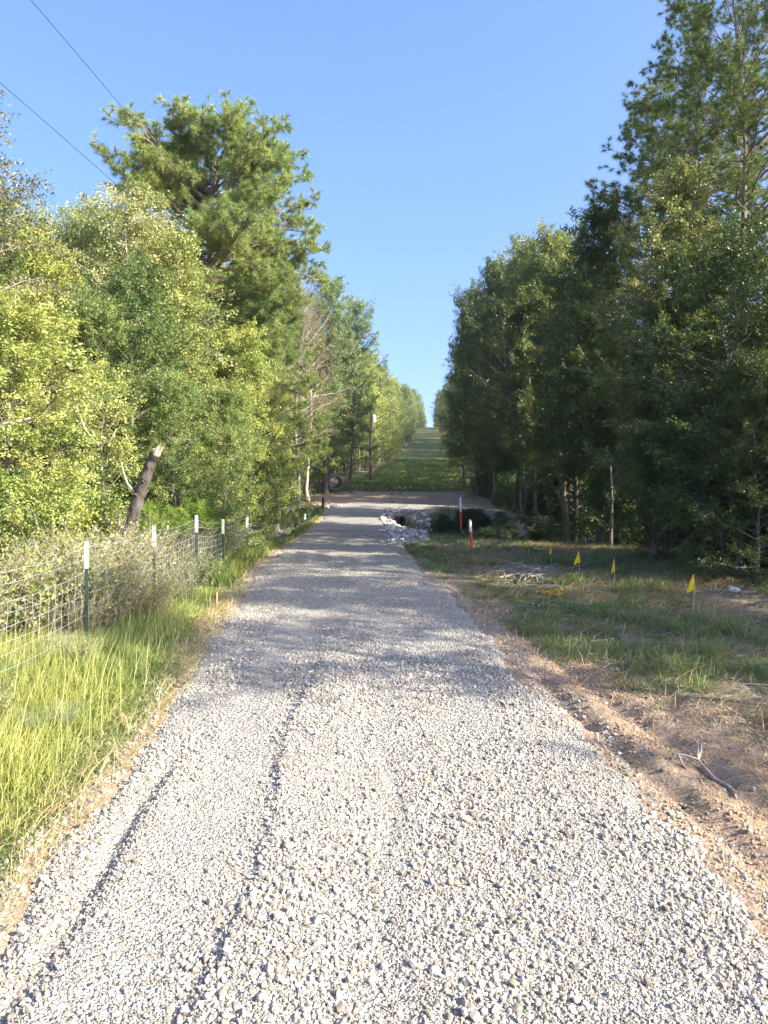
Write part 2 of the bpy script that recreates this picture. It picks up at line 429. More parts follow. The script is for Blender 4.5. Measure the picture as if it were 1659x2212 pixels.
# ------------------------------------------------------------------ stones
def ico(sub):
    bm = bmesh.new(); bmesh.ops.create_icosphere(bm, subdivisions=sub, radius=1)
    V = np.array([v.co[:] for v in bm.verts]); Fc = np.array([[v.index for v in f.verts] for f in bm.faces]); bm.free()
    return V, Fc
def stone_shape(sub, rg, planes=7):
    V, Fc = ico(sub); V = V.copy()
    for _ in range(planes):
        n = rg.normal(size=3); n /= np.linalg.norm(n); d = rg.uniform(.5, .82)
        k = V @ n; over = np.maximum(k - d, 0); V -= over[:, None] * n
    V *= 1 + rg.normal(0, .05, (len(V), 1))
    V *= np.array([1, rg.uniform(.65, .95), rg.uniform(.5, .8)])
    return V, Fc
def scatter_stones(pos, size, sub, rg, nvar=14):
    Vs, Fs, Rn = [], [], []; off = 0
    var = rg.integers(0, nvar, len(pos))
    for k in range(nvar):
        idx = np.where(var == k)[0]
        if len(idx) == 0: continue
        V, Fc = stone_shape(sub, rg)
        n = len(idx)
        q = rg.normal(size=(n, 4)); q[:, 1:3] *= .35; q /= np.linalg.norm(q, axis=1, keepdims=True)
        w_, x, y, z = q.T
        Rm = np.stack([1 - 2 * (y * y + z * z), 2 * (x * y - z * w_), 2 * (x * z + y * w_),
                       2 * (x * y + z * w_), 1 - 2 * (x * x + z * z), 2 * (y * z - x * w_),
                       2 * (x * z - y * w_), 2 * (y * z + x * w_), 1 - 2 * (x * x + y * y)], -1).reshape(n, 3, 3)
        W = np.einsum('nij,vj->nvi', Rm, V) * size[idx][:, None, None] + pos[idx][:, None, :]
        Vs.append(W.reshape(-1, 3))
        Fs.append((Fc[None] + (np.arange(n) * len(V))[:, None, None] + off).reshape(-1, 3)); off += n * len(V)
        Rn.append(np.repeat(rg.random(n), len(Fc)))
    return np.concatenate(Vs), np.concatenate(Fs), np.concatenate(Rn)

def stones(n, y0, y1, s0, s1, sub, seed, big=False, spread=.15, sink=.15, cut=.9):
    rg = np.random.default_rng(seed)
    Yp = y0 + (y1 - y0) * rg.random(n); S = rg.random(n)
    l, r = edge_l(Yp) - spread, edge_r(Yp) + spread * 1.3
    Xp = l + (r - l) * S
    keep = np.ones(n, bool)
    if big or cut < .9:
        trk = np.minimum(1, np.exp(-((Xp + 1.08 + .08 * np.sin(Yp)) / .27) ** 4) + np.exp(-((Xp - .05) / .1) ** 2) + .8 * np.exp(-((Xp - .72 - .06 * np.sin(Yp * 1.3)) / .17) ** 4) * ss(4.5, 6, Yp))
        keep = rg.random(n) > trk * cut * (1 - .5 * ss(10, 16, Yp))
    if big:
        keep &= rg.random(n) < .12 + 1.5 * ss(.34, .66, fbm(Xp, Yp * .6, 1.7, 71)) * (.7 + .3 * ss(-.6, .4, Xp))
    edge_ = np.minimum(Xp - edge_l(Yp), edge_r(Yp) - Xp)
    keep &= (rg.random(n) < ss(-spread * 1.3, .12, edge_ + .15 * (fbm(Xp, Yp, 2.5, 72) - .5)) + .06)
    Xp, Yp = Xp[keep], Yp[keep]; n = len(Xp)
    size = s0 + (s1 - s0) * rg.random(n) ** 2.2
    Zp = surf(Xp, Yp) + size * sink
    return scatter_stones(np.stack([Xp, Yp, Zp], -1), size, sub, rg)
parts = []
parts.append(stones(60000, 2.55, 5.2, .004, .0085, 1, 101))
parts.append(stones(42000, 2.55, 7.5, .0075, .014, 1, 102, cut=.75))
parts.append(stones(21000, 2.5, 7.4, .009, .0195, 2, 103, big=True, sink=.3))
parts.append(stones(3600, 2.5, 8.0, .014, .028, 2, 104, big=True, sink=.35))
parts.append(stones(52000, 7, 16, .009, .019, 1, 105, big=True))
parts.append(stones(22000, 15, 30, .012, .025, 1, 106, big=True, spread=.2))
# strays in the dirt and the grass edge
rg = np.random.default_rng(107); n = 2000
Yp = 2.6 + 9 * rg.random(n) ** 1.4; side = rg.random(n) < .35
Xp = np.where(side, road_l(Yp) - rg.exponential(.16, n), road_r(Yp) + rg.exponential(.33, n))
size = .006 + .02 * rg.random(n) ** 2
parts.append(scatter_stones(np.stack([Xp, Yp, gz(Xp, Yp) + size * .25], -1), size, 2, rg))
rg = np.random.default_rng(108); n = 9000
Yp = 22.5 + 20.5 * rg.random(n); wd = np.interp(Yp, [22.5, 26, 30, 34, 37, 40, 43], [.5, 1.3, 1.5, 1.9, 2.2, 2.4, 2.3])
Xp = road_r(np.minimum(Yp, 40)) - .25 + wd * rg.random(n) ** .9; size = .02 + .05 * rg.random(n) ** 1.5
parts.append(scatter_stones(np.stack([Xp, Yp, surf(Xp, Yp) + size * .3], -1), size, 1, rg))
V = np.concatenate([p[0] for p in parts])
off = np.cumsum([0] + [len(p[0]) for p in parts[:-1]])
F = np.concatenate([p[1] + o for p, o in zip(parts, off)]); rn = np.concatenate([p[2] for p in parts])
tag(link('loose_gravel', mesh_np('loose_gravel', V, F, M['stone'], rnd=rn)), 'loose pale crushed limestone gravel strewn over the road', 'gravel', kind='stuff')
print('stones tris', len(F))
del V, F, parts
m, nt = mat('dry_earth_clod'); nz = noise(nt, coords(nt), 40, 4)
finish(nt, ramp(nt, nz, [(.3, (.3, .2, .13)), (.7, (.48, .36, .25))]), .95, nz, .5, .01, .1); M['clod'] = m
rg = np.random.default_rng(109); n = 26000
Yp = 2.8 + 9 * rg.random(n) ** 1.3; Xp = edge_r(Yp) - .05 + rg.random(n) * np.interp(Yp, [2.8, 5, 7, 12], [2.6, 2.0, 1.2, .6])
kp = fbm(Xp, Yp, 3, 73) > .42; Xp, Yp = Xp[kp], Yp[kp]; size = .004 + .013 * rg.random(len(Xp)) ** 3
V, F, rn = scatter_stones(np.stack([Xp, Yp, gz(Xp, Yp) + size * .2], -1), size, 1, rg)
tag(link('dirt_clods', mesh_np('dirt_clods', V, F, M['clod'])), 'crumbled clods of dry tan earth right of the gravel', 'dirt', kind='stuff')

# ------------------------------------------------------------------ grass blades
def blades(P, h, w, lean, rg, curl=.5):
    n = len(P)
    az = rg.random(n) * 2 * PI
    ld = np.stack([np.cos(az), np.sin(az), np.zeros(n)], -1)
    wd = np.stack([-np.sin(az + .8), np.cos(az + .8), np.zeros(n)], -1)
    ts = np.array([0, .38, .72, 1.0]); ws = np.array([1, .9, .6, .08])
    L = lean * (0.3 + 1.1 * rg.random(n))
    Vs = []
    for t, wf in zip(ts, ws):
        c = P + np.array([0, 0, 1]) * (h * (t - .45 * np.minimum(L, 1.6) * t * t * curl))[:, None] + ld * (h * L * t ** 1.7)[:, None]
        Vs += [c - wd * (w * wf / 2)[:, None], c + wd * (w * wf / 2)[:, None]]
    V = np.stack(Vs, 1)  # n,8,3
    q = np.array([[0, 1, 3, 2], [2, 3, 5, 4], [4, 5, 7, 6]])
    F = (q[None] + (np.arange(n) * 8)[:, None, None]).reshape(-1, 4)
    return V.reshape(-1, 3), F
def grass_obj(name, P, h, w, lean, col, label, seed, cat='grass', rndv=None):
    rg = np.random.default_rng(seed)
    V, F = blades(P, h, w, lean, rg)
    r = rg.random(len(P)) if rndv is None else np.clip(rndv + .35 * (rg.random(len(P)) - .5), 0, 1)
    o = link(name, mesh_np(name, V, F, M['blade'], rnd=np.repeat(r, 3)))
    o.color = (*col, 1); tag(o, label, cat, kind='stuff'); return o

def scat(n, x0, x1, y0, y1, rg, py=1.0):
    return x0 + (x1 - x0) * rg.random(n), y0 + (y1 - y0) * rg.random(n) ** py
# tall bright grass of the left verge
rg = np.random.default_rng(201)
X, Y = scat(190000, -7.5, -1.6, 2.6, 14, rg, 1.15)
dl = road_l(Y) - X + .12 * (fbm(X, Y, 3, 81) - .5) * 2
keep = (dl > .02) & (rg.random(len(X)) < ss(0, .55, dl) * .9 + .08) & (X > -.62 * Y - 1) & (fbm(X, Y, 1.1, 83) > .26)
X, Y, dl = X[keep], Y[keep], dl[keep]
cl = fbm(X, Y, 1.4, 82)
h = (.045 + .23 * ss(.25, 1.2, dl) * (.35 + 1.0 * cl)) * (.6 + .6 * rg.random(len(X))) * (1 - .35 * ss(8, 11, Y))
grass_obj('verge_grass', np.stack([X, Y, gz(X, Y) - .01], -1), h, .0035 + .003 * rg.random(len(X)) + .0004 * Y, .55 + 1.0 * (1 - ss(.2, .8, dl)), (.29, .345, .115), 'tall bright yellow-green grass on the left verge between fence and gravel', 211, rndv=cl)
X, Y = scat(2200, -5, -1.9, 2.8, 12, rg, 1.2)
kp = (road_l(Y) - X > .35) & (fbm(X, Y, 1.1, 95) > .45); X, Y = X[kp], Y[kp]
grass_obj('grass_stalks', np.stack([X, Y, gz(X, Y)], -1), .3 + .32 * rg.random(len(X)), .003 + .0003 * Y, .35 + .3 * rg.random(len(X)), (.34, .37, .17), 'thin pale seed stalks standing above the left verge grass', 217)
# further left verge down to the gully
X, Y = scat(60000, -8, -2, 13, 46, rg, 1.2)
dl = road_l(Y) - X
keep = (dl > .05) & (rg.random(len(X)) < ss(0, .5, dl)) & ((dl < 1.6 + .5 * fbm(X, Y, .8, 85)) | (rg.random(len(X)) < .12))
X, Y, dl = X[keep], Y[keep], dl[keep]
h = (.16 + .3 * fbm(X, Y, .9, 84)) * (1 - .35 * ss(18, 24, Y)) * (.6 + .6 * rg.random(len(X))) * ss(-.1, .6, dl)
grass_obj('shoulder_grass', np.stack([X, Y, gz(X, Y) - .01], -1), h, .008 + .0005 * Y, np.full(len(X), .5), (.2, .26, .08), 'tall green grass along the fence line beside the far road', 212)
# right verge: lower patchy grass
X, Y = scat(230000, 0.6, 11, 4.2, 27, rg, 1.25)
dr = X - road_r(Y)
g_, d_ = lerpmask(X, Y)
pt = fbm(X, Y, .9, 86) * .55 + fbm(X, Y, 3.0, 87) * .45
keep = (dr > .05) & (X < .52 * Y + 1) & (rg.random(len(X)) < ss(.46, .66, pt + .12 * (Y > 16)) * (1 - d_) * (1 - .8 * ss(4.5, 6.5, dr)) + .03 * (1 - d_))
X, Y, pt = X[keep], Y[keep], pt[keep]
h = (.05 + .17 * ss(.45, .75, pt)) * (.5 + .8 * rg.random(len(X)))
grass_obj('field_grass', np.stack([X, Y, gz(X, Y) - .008], -1), h, .005 + .0006 * Y, 1.1 + .5 * rg.random(len(X)), (.17, .23, .1), 'low patchy green grass on the cleared ground right of the road', 213, rndv=pt * .9)
# straw and dead grass lying on the cleared ground
X, Y = scat(95000, 0.8, 11, 3.2, 26, rg, 1.2)
dr = X - road_r(Y)
keep = (dr > .1) & (X < .52 * Y + 1) & (rg.random(len(X)) < .15 + .7 * ss(.5, .65, fbm(X, Y, 1.3, 88))) & (rg.random(len(X)) < .2 + .8 * ss(.5, 1.4, dr))
X, Y = X[keep], Y[keep]
grass_obj('dead_grass', np.stack([X, Y, gz(X, Y) + .004], -1), .07 + .13 * rg.random(len(X)), .004 + .0004 * Y, 2.2 + rg.random(len(X)), (.34, .27, .165), 'dry straw and dead grass matted over the cleared ground', 214)
X, Y = scat(45000, -4.8, -1.7, 2.6, 13, rg, 1.2)
dl = road_l(Y) - X
keep = (dl > .03) & (rg.random(len(X)) < .4 * (1 - ss(.2, .6, dl)) + .3 * ss(1.0, 1.8, dl))
X, Y = X[keep], Y[keep]
grass_obj('dead_grass', np.stack([X, Y, gz(X, Y) + .004], -1), .06 + .14 * rg.random(len(X)), .0035 + .0004 * Y, 1.6 + rg.random(len(X)), (.36, .33, .19), 'dry pale stalks and thatch along the left edge of the gravel', 215)
# hill turf and ditch banks
X, Y = scat(75000, -8, 16, 26, 130, rg, 1.7)
g_, d_ = lerpmask(X, Y)
rr = road_r(Y)
keep = (g_ > .3) & ((X > rr + .6) | (Y > 60)) & (rg.random(len(X)) < g_ * np.where((ditch_dist(X, Y) < 4.4) & (Y > np.interp(X, DITCH[:, 0], DITCH[:, 1]) - .8), .12, 1))
X, Y = X[keep], Y[keep]
grass_obj('hill_grass', np.stack([X, Y, gz(X, Y) - .01], -1), (.1 + .18 * fbm(X, Y, .4, 90)) * (.7 + .6 * rg.random(len(X))) * (1 + .004 * Y), .012 + .0006 * Y, np.full(len(X), .7), (.14, .19, .065), 'green mown grass up the cleared strip and on the ditch banks', 216)

# ------------------------------------------------------------------ trees
def leaf_arrays(P, D, size, rg, flat=.8):
    """diamond leaves at P pointing along D"""
    n = len(P)
    D = D + rg.normal(0, .5, (n, 3)); D[:, 2] -= .25; D /= np.linalg.norm(D, axis=1, keepdims=True)
    U = rg.normal(0, flat, (n, 3)); U[:, 2] += 1.0
    S = np.cross(D, U); S /= (np.linalg.norm(S, axis=1, keepdims=True) + 1e-9)
    Nn = np.cross(S, D)
    s = size * (.65 + .7 * rg.random(n))[:, None]
    V = np.stack([P, P + D * s * .45 + S * s * .3 + Nn * s * .08, P + D * s, P + D * s * .45 - S * s * .3 + Nn * s * .08], 1)
    F = np.arange(n * 4).reshape(n, 4)
    return V.reshape(-1, 3), F

def gen_broadleaf(name, seed, H, Rc, cb, nl, leaf, per, profile=None, trunk_r=None, barkm='bark', nsub=7, ntw=6, multi=1, lean=0, droop=.1, sparse=0, leafmat='leaf', twigl=.5):
    rg = np.random.default_rng(seed)
    T = Tubes(); tw0, tw1 = [], []
    trunk_r = trunk_r or H * .0125
    profile = profile or (lambda t: .25 + .95 * np.sin(PI * min(1, t * .85 + .18)) ** .8)
    for s in range(multi):
        a0 = rg.random() * 2 * PI
        ln = lean + (.12 if multi > 1 else 0)
        tp = curve((0, 0, -.15), (math.cos(a0) * ln, math.sin(a0) * ln, 1), H + .1, 12, wob=.10, rg=rg)
        tr = trunk_r * (1 - np.linspace(0, 1, 12) ** .9 * .9); tr[0] *= 1.5
        if multi > 1: tr = tr * .7
        T.tube(tp, tr, 8)
        n_l = nl // multi
        for i in range(n_l):
            t = (i + rg.random()) / n_l; f = cb + (1 - cb) * t * .98
            k = f * 11; j = int(k); o = tp[j] * (1 - (k - j)) + tp[min(j + 1, 11)] * (k - j)
            az = i * 2.399 + rg.normal(0, .4)
            L = Rc * profile(t) * (.5 + .75 * rg.random())
            el = R(8 + 55 * t + rg.normal(0, 8))
            d = np.array([math.cos(az) * math.cos(el), math.sin(az) * math.cos(el), math.sin(el)])
            lp = curve(o, d, L, 6, (0, 0, .18 - droop), .12, rg)
            r0 = max(.012, trunk_r * .42 * (1 - .75 * f) * (L / Rc + .3))
            T.tube(lp, r0 * (1 - np.linspace(0, .85, 6)), 5, cap=False)
            for q in range(nsub):
                g = .2 + .8 * (q + rg.random()) / nsub
                kk = min(g * 5, 4.99); jj = int(kk); so = lp[jj] * (1 - (kk - jj)) + lp[jj + 1] * (kk - jj)
                dd = d + rg.normal(0, .55, 3); dd[2] = dd[2] * .6 + .12; dd /= np.linalg.norm(dd)
                SL = (.25 + .35 * rg.random()) * Rc * (1.15 - .6 * g) * .8 + .12
                sp = curve(so, dd, SL, 4, (0, 0, -droop * .6), .12, rg)
                T.tube(sp, max(.006, r0 * .35) * (1 - np.linspace(0, .8, 4)), 3, cap=False)
                if rg.random() < sparse: continue
                for z in range(ntw):
                    h_ = (z + rg.random()) / ntw * 2.99; jz = int(h_)
                    to = sp[jz] * (1 - (h_ - jz)) + sp[jz + 1] * (h_ - jz)
                    td = dd + rg.normal(0, .75, 3); td[2] *= .6; td /= np.linalg.norm(td)
                    TL = twigl * (.5 + .8 * rg.random())
                    tw0.append(to); tw1.append(to + td * TL + np.array([0, 0, -droop * TL]))
    tw0, tw1 = np.array(tw0), np.array(tw1)
    # a share of the twigs get geometry
    for a, b in list(zip(tw0, tw1))[::4 if per else 1]:
        T.tube([a, (a + b) / 2 + rg.normal(0, .02, 3), b], [.006, .004, .002], 3, cap=False)
    trunk = T.build(name + '_trunk', M[barkm])
    crown = None
    if per:
        n = len(tw0); rep = np.repeat(np.arange(n), per)
        t = rg.random(len(rep)) ** .8
        P = tw0[rep] + (tw1 - tw0)[rep] * t[:, None] + rg.normal(0, .065, (len(rep), 3)) * (twigl / .5)
        D = (tw1 - tw0)[rep]; D = D / (np.linalg.norm(D, axis=1, keepdims=True) + 1e-9) + rg.normal(0, .6, (len(rep), 3))
        V, F = leaf_arrays(P, D, leaf, rg)
        tv = rg.random(n)
        crown = mesh_np(name + '_crown', V, F, M[leafmat], rnd=np.clip(.5 * rg.random(len(rep)) + .5 * tv[rep], 0, 1))
    return trunk, crown

def gen_pine(name, seed, H, Rc, cb, nl, profile, tufts_per=5, nsub=6, needle=.19, npt=34, trunk_r=.17, up=.25, wid=.012, bias=None, bare=.35, elr=55, lv=.3):
    rg = np.random.default_rng(seed)
    T = Tubes(); tip, tdir = [], []
    tp = curve((0, 0, -.2), (0.02, 0, 1), H + .1, 12, wob=.05, rg=rg)
    T.tube(tp, trunk_r * (1 - np.linspace(0, 1, 12) * .88), 9)
    for i in range(nl):
        t = (i + rg.random()) / nl; f = cb + (1 - cb) * t * .99
        k = f * 11; j = min(int(k), 10); o = tp[j] * (1 - (k - j)) + tp[j + 1] * (k - j)
        az = i * 2.399 + rg.normal(0, .35)
        L = Rc * profile(t) * (1.12 - lv + lv * rg.random() ** .7)
        if bias: L *= bias(az, t)
        el = R(-5 + elr * t ** 1.3 + rg.normal(0, 9))
        d = np.array([math.cos(az) * math.cos(el), math.sin(az) * math.cos(el), math.sin(el)])
        lp = curve(o, d, L, 7, (0, 0, up), .13, rg)
        r0 = max(.018, trunk_r * .36 * (1 - .6 * f) * (L / Rc + .3))
        T.tube(lp, r0 * (1 - np.linspace(0, .85, 7)), 5, cap=False)
        for q in range(nsub):
            g = bare + (1 - bare) * (q + rg.random()) / nsub
            kk = min(g * 6, 5.99); jj = int(kk); so = lp[jj] * (1 - (kk - jj)) + lp[jj + 1] * (kk - jj)
            dd = d + rg.normal(0, .65, 3); dd[2] = dd[2] * .6 + .12; dd /= np.linalg.norm(dd)
            SL = (.22 + .3 * rg.random()) * Rc * (1.2 - .7 * g) * .75 + .15
            sp = curve(so, dd, SL, 5, (0, 0, .1), .12, rg)
            T.tube(sp, max(.008, r0 * .35) * (1 - np.linspace(0, .7, 5)), 4, cap=False)
            for z in range(tufts_per):
                h_ = .25 + .75 * (z + 1) / tufts_per; kz = min(h_ * 4, 3.99); jz = int(kz)
                to = sp[jz] * (1 - (kz - jz)) + sp[jz + 1] * (kz - jz)
                td = dd * .4 + rg.normal(0, .6, 3) + np.array([0, 0, .35]); td /= np.linalg.norm(td)
                off = .1 + .28 * rg.random()
                e = to + td * off * (0 if z == tufts_per - 1 else 1)
                T.tube([to, e], [.007, .006], 3, cap=False)
                tip.append(e); tdir.append(td)
    tip, tdir = np.array(tip), np.array(tdir)
    n = len(tip); rep = np.repeat(np.arange(n), npt)
    m_ = len(rep)
    D = tdir[rep] * .55 + rg.normal(0, .62, (m_, 3)); D /= np.linalg.norm(D, axis=1, keepdims=True)
    back = rg.random(m_)[:, None] * .14
    P0 = tip[rep] - tdir[rep] * back
    Ln = needle * (.75 + .4 * rg.random(m_))[:, None]
    S = np.cross(D, rg.normal(size=(m_, 3))); S /= np.linalg.norm(S, axis=1, keepdims=True)
    P2 = P0 + D * Ln; P2[:, 2] -= .012
    V = np.stack([P0 - S * wid / 2, P0 + S * wid / 2, P2], 1).reshape(-1, 3)
    F = np.arange(m_ * 3).reshape(m_, 3)
    tv = rg.random(n)
    crown = mesh_np(name + '_crown', V, F, M['needle'], rnd=np.clip(.5 * rg.random(m_) + .5 * tv[rep], 0, 1))
    return T.build(name + '_trunk', M['bark']), crown

round_p = lambda t: .35 + .8 * math.sin(PI * min(1, t * .8 + .15))
col_p = lambda t: .75 + .3 * math.sin(PI * t) - .35 * t ** 3
full_p = lambda t: 1.05 - .65 * t ** 2
P = {}
P['slim'] = gen_broadleaf('slim', 1, 10, 2.0, .12, 60, .085, 26, col_p, nsub=6, ntw=5, twigl=.42)
P['round'] = gen_broadleaf('round', 2, 10, 2.6, .2, 58, .09, 30, round_p, nsub=6, ntw=5, twigl=.45)
P['airy'] = gen_broadleaf('airy', 3, 10, 2.3, .2, 50, .07, 22, col_p, barkm='pale_bark', droop=.3, nsub=6, ntw=5)
P['full'] = gen_broadleaf('full', 4, 8, 2.4, .03, 62, .08, 26, full_p, nsub=6, ntw=5, twigl=.42)
P['tall'] = gen_broadleaf('tall', 5, 15, 2.7, .15, 76, .105, 27, col_p, nsub=6, ntw=5, twigl=.52)
P['tall2'] = gen_broadleaf('talltwo', 6, 15, 3.1, .22, 70, .11, 30, round_p, nsub=6, ntw=5, twigl=.55)
P['fork'] = gen_broadleaf('fork', 7, 12, 2.6, .28, 62, .085, 26, round_p, barkm='pale_bark', multi=2, nsub=6, ntw=5)
P['bare'] = gen_broadleaf('bare', 8, 11, 2.2, .25, 60, .06, 3, col_p, barkm='pale_bark', nsub=9, ntw=8)
P['sap'] = gen_broadleaf('sap', 9, 5, 1.1, .15, 34, .075, 11, col_p, nsub=5, ntw=5, twigl=.4)
P['shrub'] = gen_broadleaf('shrub', 10, 2.2, 1.25, .02, 34, .07, 13, full_p, nsub=5, ntw=5, multi=2, twigl=.35, trunk_r=.03)
P['shrub2'] = gen_broadleaf('shrubtwo', 12, 2.0, 1.3, .02, 30, .095, 11, full_p, nsub=5, ntw=5, multi=2, twigl=.35, trunk_r=.03)
P['far'] = gen_broadleaf('far', 13, 15, 3.0, .03, 56, .17, 12, col_p, nsub=6, ntw=5, twigl=.8)
P['far2'] = gen_broadleaf('fartwo', 14, 15, 3.2, .04, 56, .17, 12, round_p, nsub=6, ntw=5, twigl=.8)
P['pine_big'] = gen_pine('pinebig', 21, 13.6, 3.1, .43, 150, lambda t: (.62 + .5 * math.sin(PI * min(1, .12 + t * .7))) * (1 - .5 * max(0, t - .82) / .18), tufts_per=7, nsub=11, npt=54, wid=.0135, needle=.2, lv=.5, trunk_r=.2, up=.06, bare=.25, elr=34,
                    bias=lambda az, t: (1.0 - .35 * (math.cos(az) < -.2) * (t < .3) + .2 * (math.cos(az) < -.6) * (.15 < t < .6)) * (.75 if t < .25 else 1))
P['pine_open'] = gen_pine('pineopen', 22, 18.5, 4.7, .26, 118, lambda t: 1.0 - .5 * t, lv=.45, tufts_per=6, nsub=9, npt=60, wid=.0125, needle=.2, trunk_r=.2, bare=.4, up=.2)
P['pine_far'] = gen_pine('pinefar', 23, 16, 2.6, .3, 56, lambda t: 1.0 - .6 * t, tufts_per=4, nsub=6, npt=16, wid=.04, needle=.34, trunk_r=.16)
P['pine_young'] = gen_pine('pineyoung', 24, 1.7, .5, .05, 20, lambda t: 1.0 - .6 * t, tufts_per=3, nsub=3, npt=30, wid=.013, needle=.2, trunk_r=.02, bare=.2, up=.5)
P['pine_mid'] = gen_pine('pinemid', 25, 11, 2.2, .25, 60, lambda t: 1.0 - .6 * t, tufts_per=5, nsub=8, npt=44, wid=.012, needle=.2, trunk_r=.12)
for k_, (a_, b_) in P.items(): print(k_, len(a_.polygons), len(b_.polygons) if b_ else 0)

HS = {}
for k_, (a_, b_) in P.items():
    zz = np.zeros(len(b_.vertices) * 3, np.float32); b_.vertices.foreach_get('co', zz); HS[k_] = float(np.quantile(zz[2::3], .998))
print(HS)
def tree(proto, x, y, H, col, label, kind='tree', group=None, name=None, rz=None, sx=1.0, bark=(1, 1, 1), tilt=0, dz=0):
    """a tree thing: Empty at its base > trunk, crown"""
    hs = HS[proto]
    name = name or ('pine_tree' if 'pine' in proto else 'shrub' if 'shrub' in proto else 'broadleaf_tree')
    s = H / hs
    r = empty(name, (x, y, float(gz(x, y)) + dz), random.random() * 2 * PI if rz is None else rz)
    r.scale = (s * sx, s * sx, s)
    if tilt: r.rotation_euler = (0, tilt, 0)
    tr, cr = P[proto]
    t = link('trunk' if 'shrub' not in proto else 'stems', tr, r); t.color = (*bark, 1)
    if cr is not None:
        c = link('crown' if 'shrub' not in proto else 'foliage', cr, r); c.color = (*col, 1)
    tag(r, label, kind, group)
    return r
def X_(u, Y): return (u - 829.5) * K * Y
def top_h(v, x, y): return CAMZ + (960 - v) * K * y - float(gz(x, y))
def T_(proto, u, v, Y, col, label, **kw):
    x = X_(u, Y); return tree(proto, x, Y, top_h(v, x, Y), col, label, **kw)

YG = (.36, .41, .14); MG = (.2, .265, .1); DG = (.15, .22, .085); BG = (.21, .28, .15); YL = (.40, .44, .17); OL = (.31, .35, .14)
PN = (.17, .235, .07)
# --- left side, individually placed
T_('full', 10, 640, 12.5, YL, 'bright yellow-green tree at the left edge of the photo behind the wire fence', sx=1.25)
T_('airy', -125, 105, 15, (.2, .2, .12), 'tall thin-leaved tree whose branch tips reach in at the top left corner', sx=1.0)
T_('pine_mid', -30, 380, 19, PN, 'pine showing beyond the thin-leaved tree at the upper left edge', sx=1.1)
T_('airy', 75, 450, 21, (.33, .36, .19), 'grey-green slender tree next to the left edge with its top against the sky')
T_('airy', 185, 425, 22.5, (.35, .38, .2), 'pale green tree left of the big pine, left one of the twin tops')
T_('airy', 275, 415, 21.5, (.38, .4, .22), 'pale silvery green tree standing just left of the big pine', sx=1.1)
T_('slim', 385, 500, 21, (.34, .38, .16), 'light green tree in front of the lower left limbs of the big pine')
T_('round', 300, 560, 18.5, DG, 'dark green round tree in front of the pale green trees on the left', sx=.95)
T_('round', 170, 620, 17, MG, 'mid green tree between the yellow-green tree and the dark round tree')
T_('sap', 235, 800, 15.0, YL, 'young yellowing tree in front of the dark round tree on the left')
T_('sap', 95, 700, 15.5, OL, 'olive green young tree close behind the yellow-green edge tree', sx=1.5)
T_('full', 380, 800, 16.5, MG, 'bushy green tree under the big pine and behind the leaning dead snag', sx=.9)
T_('full', 480, 830, 18, (.26, .33, .12), 'bushy tree in front of the foot of the big pine trunk', sx=.95)
T_('full', 545, 700, 23, YG, 'bright green full tree right of the big pine trunk', sx=.85)
T_('slim', 598, 640, 38, (.33, .38, .13), 'light green tree right behind the bright full tree beside the big pine', sx=.55)
T_('pine_big', 437, 262, 26, (.235, .305, .125), 'tall broad pine with a round crown towering over the left forest', kind='pine tree', rz=0, bark=(1.7, 1.4, 1.2))
T_('pine_mid', 528, 545, 30, (.29, .34, .15), 'yellow-green pine whose foliage fills the lower right side of the big pine', kind='pine tree', sx=.9)
T_('pine_mid', 598, 560, 36, PN, 'smaller pine peeking out at the right side of the big pine', kind='pine tree')
T_('bare', 668, 600, 49, (.2, .17, .1), 'bare grey-brown tree with a crooked pale trunk right of the pines', kind='bare tree', sx=.8, bark=(1.1, 1, .9))
T_('bare', 640, 620, 46, (.19, .17, .1), 'second half-bare grey tree, just left of the crooked pale one', kind='bare tree', sx=.8)
T_('tall', 705, 590, 60, BG, 'blue-green tree with a feathery round top left of the corridor', sx=.8)
T_('tall2', 755, 640, 69, BG, 'blue-green tree with a branch reaching toward the corridor sky', sx=.7)
T_('round', 566, 860, 32, YG, 'bright yellow-green bushy tree beside the gully left of the road', sx=.7)
T_('full', 640, 950, 49, DG, 'dark low tree over the dark gully mouth left of the road', sx=.7)
T_('slim', 700, 760, 66, OL, 'olive tree behind the lying culvert pipe, left of the corridor', sx=.8)
T_('full', 688, 960, 62, MG, 'green low tree just left of the lying culvert pipe', sx=.8)
# fill of the left forest: rows behind
rnd_ = random.Random(5)
cols_l = [MG, OL, YG, BG, MG, DG, (.3, .35, .14)]
GL = 'trees filling the forest left of the road'
for Yb in np.arange(13.5, 60, 3.1):
    for k in range(3):
        y = Yb + rnd_.uniform(-1, 1) + k * .8; x = float(wall_l(y)) - 2.6 - k * 3.4 + rnd_.uniform(-.8, .8)
        if y > 20 and y < 50: x -= 1.0
        u = 829.5 + x / (K * y)
        vt = np.interp(u, [-400, 0, 120, 200, 280, 420, 600, 640, 750, 830], [420, 470, 470, 470, 450, 520, 640, 650, 640, 740]) + rnd_.uniform(10, 70)
        H = min(15, max(6, (960 - vt) * K * y + CAMZ - float(gz(x, y))))
        pr = rnd_.choice(['slim', 'round', 'airy', 'tall' if H > 11 else 'round', 'full'])
        tree(pr, x, y, H, rnd_.choice(cols_l), 'leafy green forest tree standing among others behind the front row on the left', group=GL)
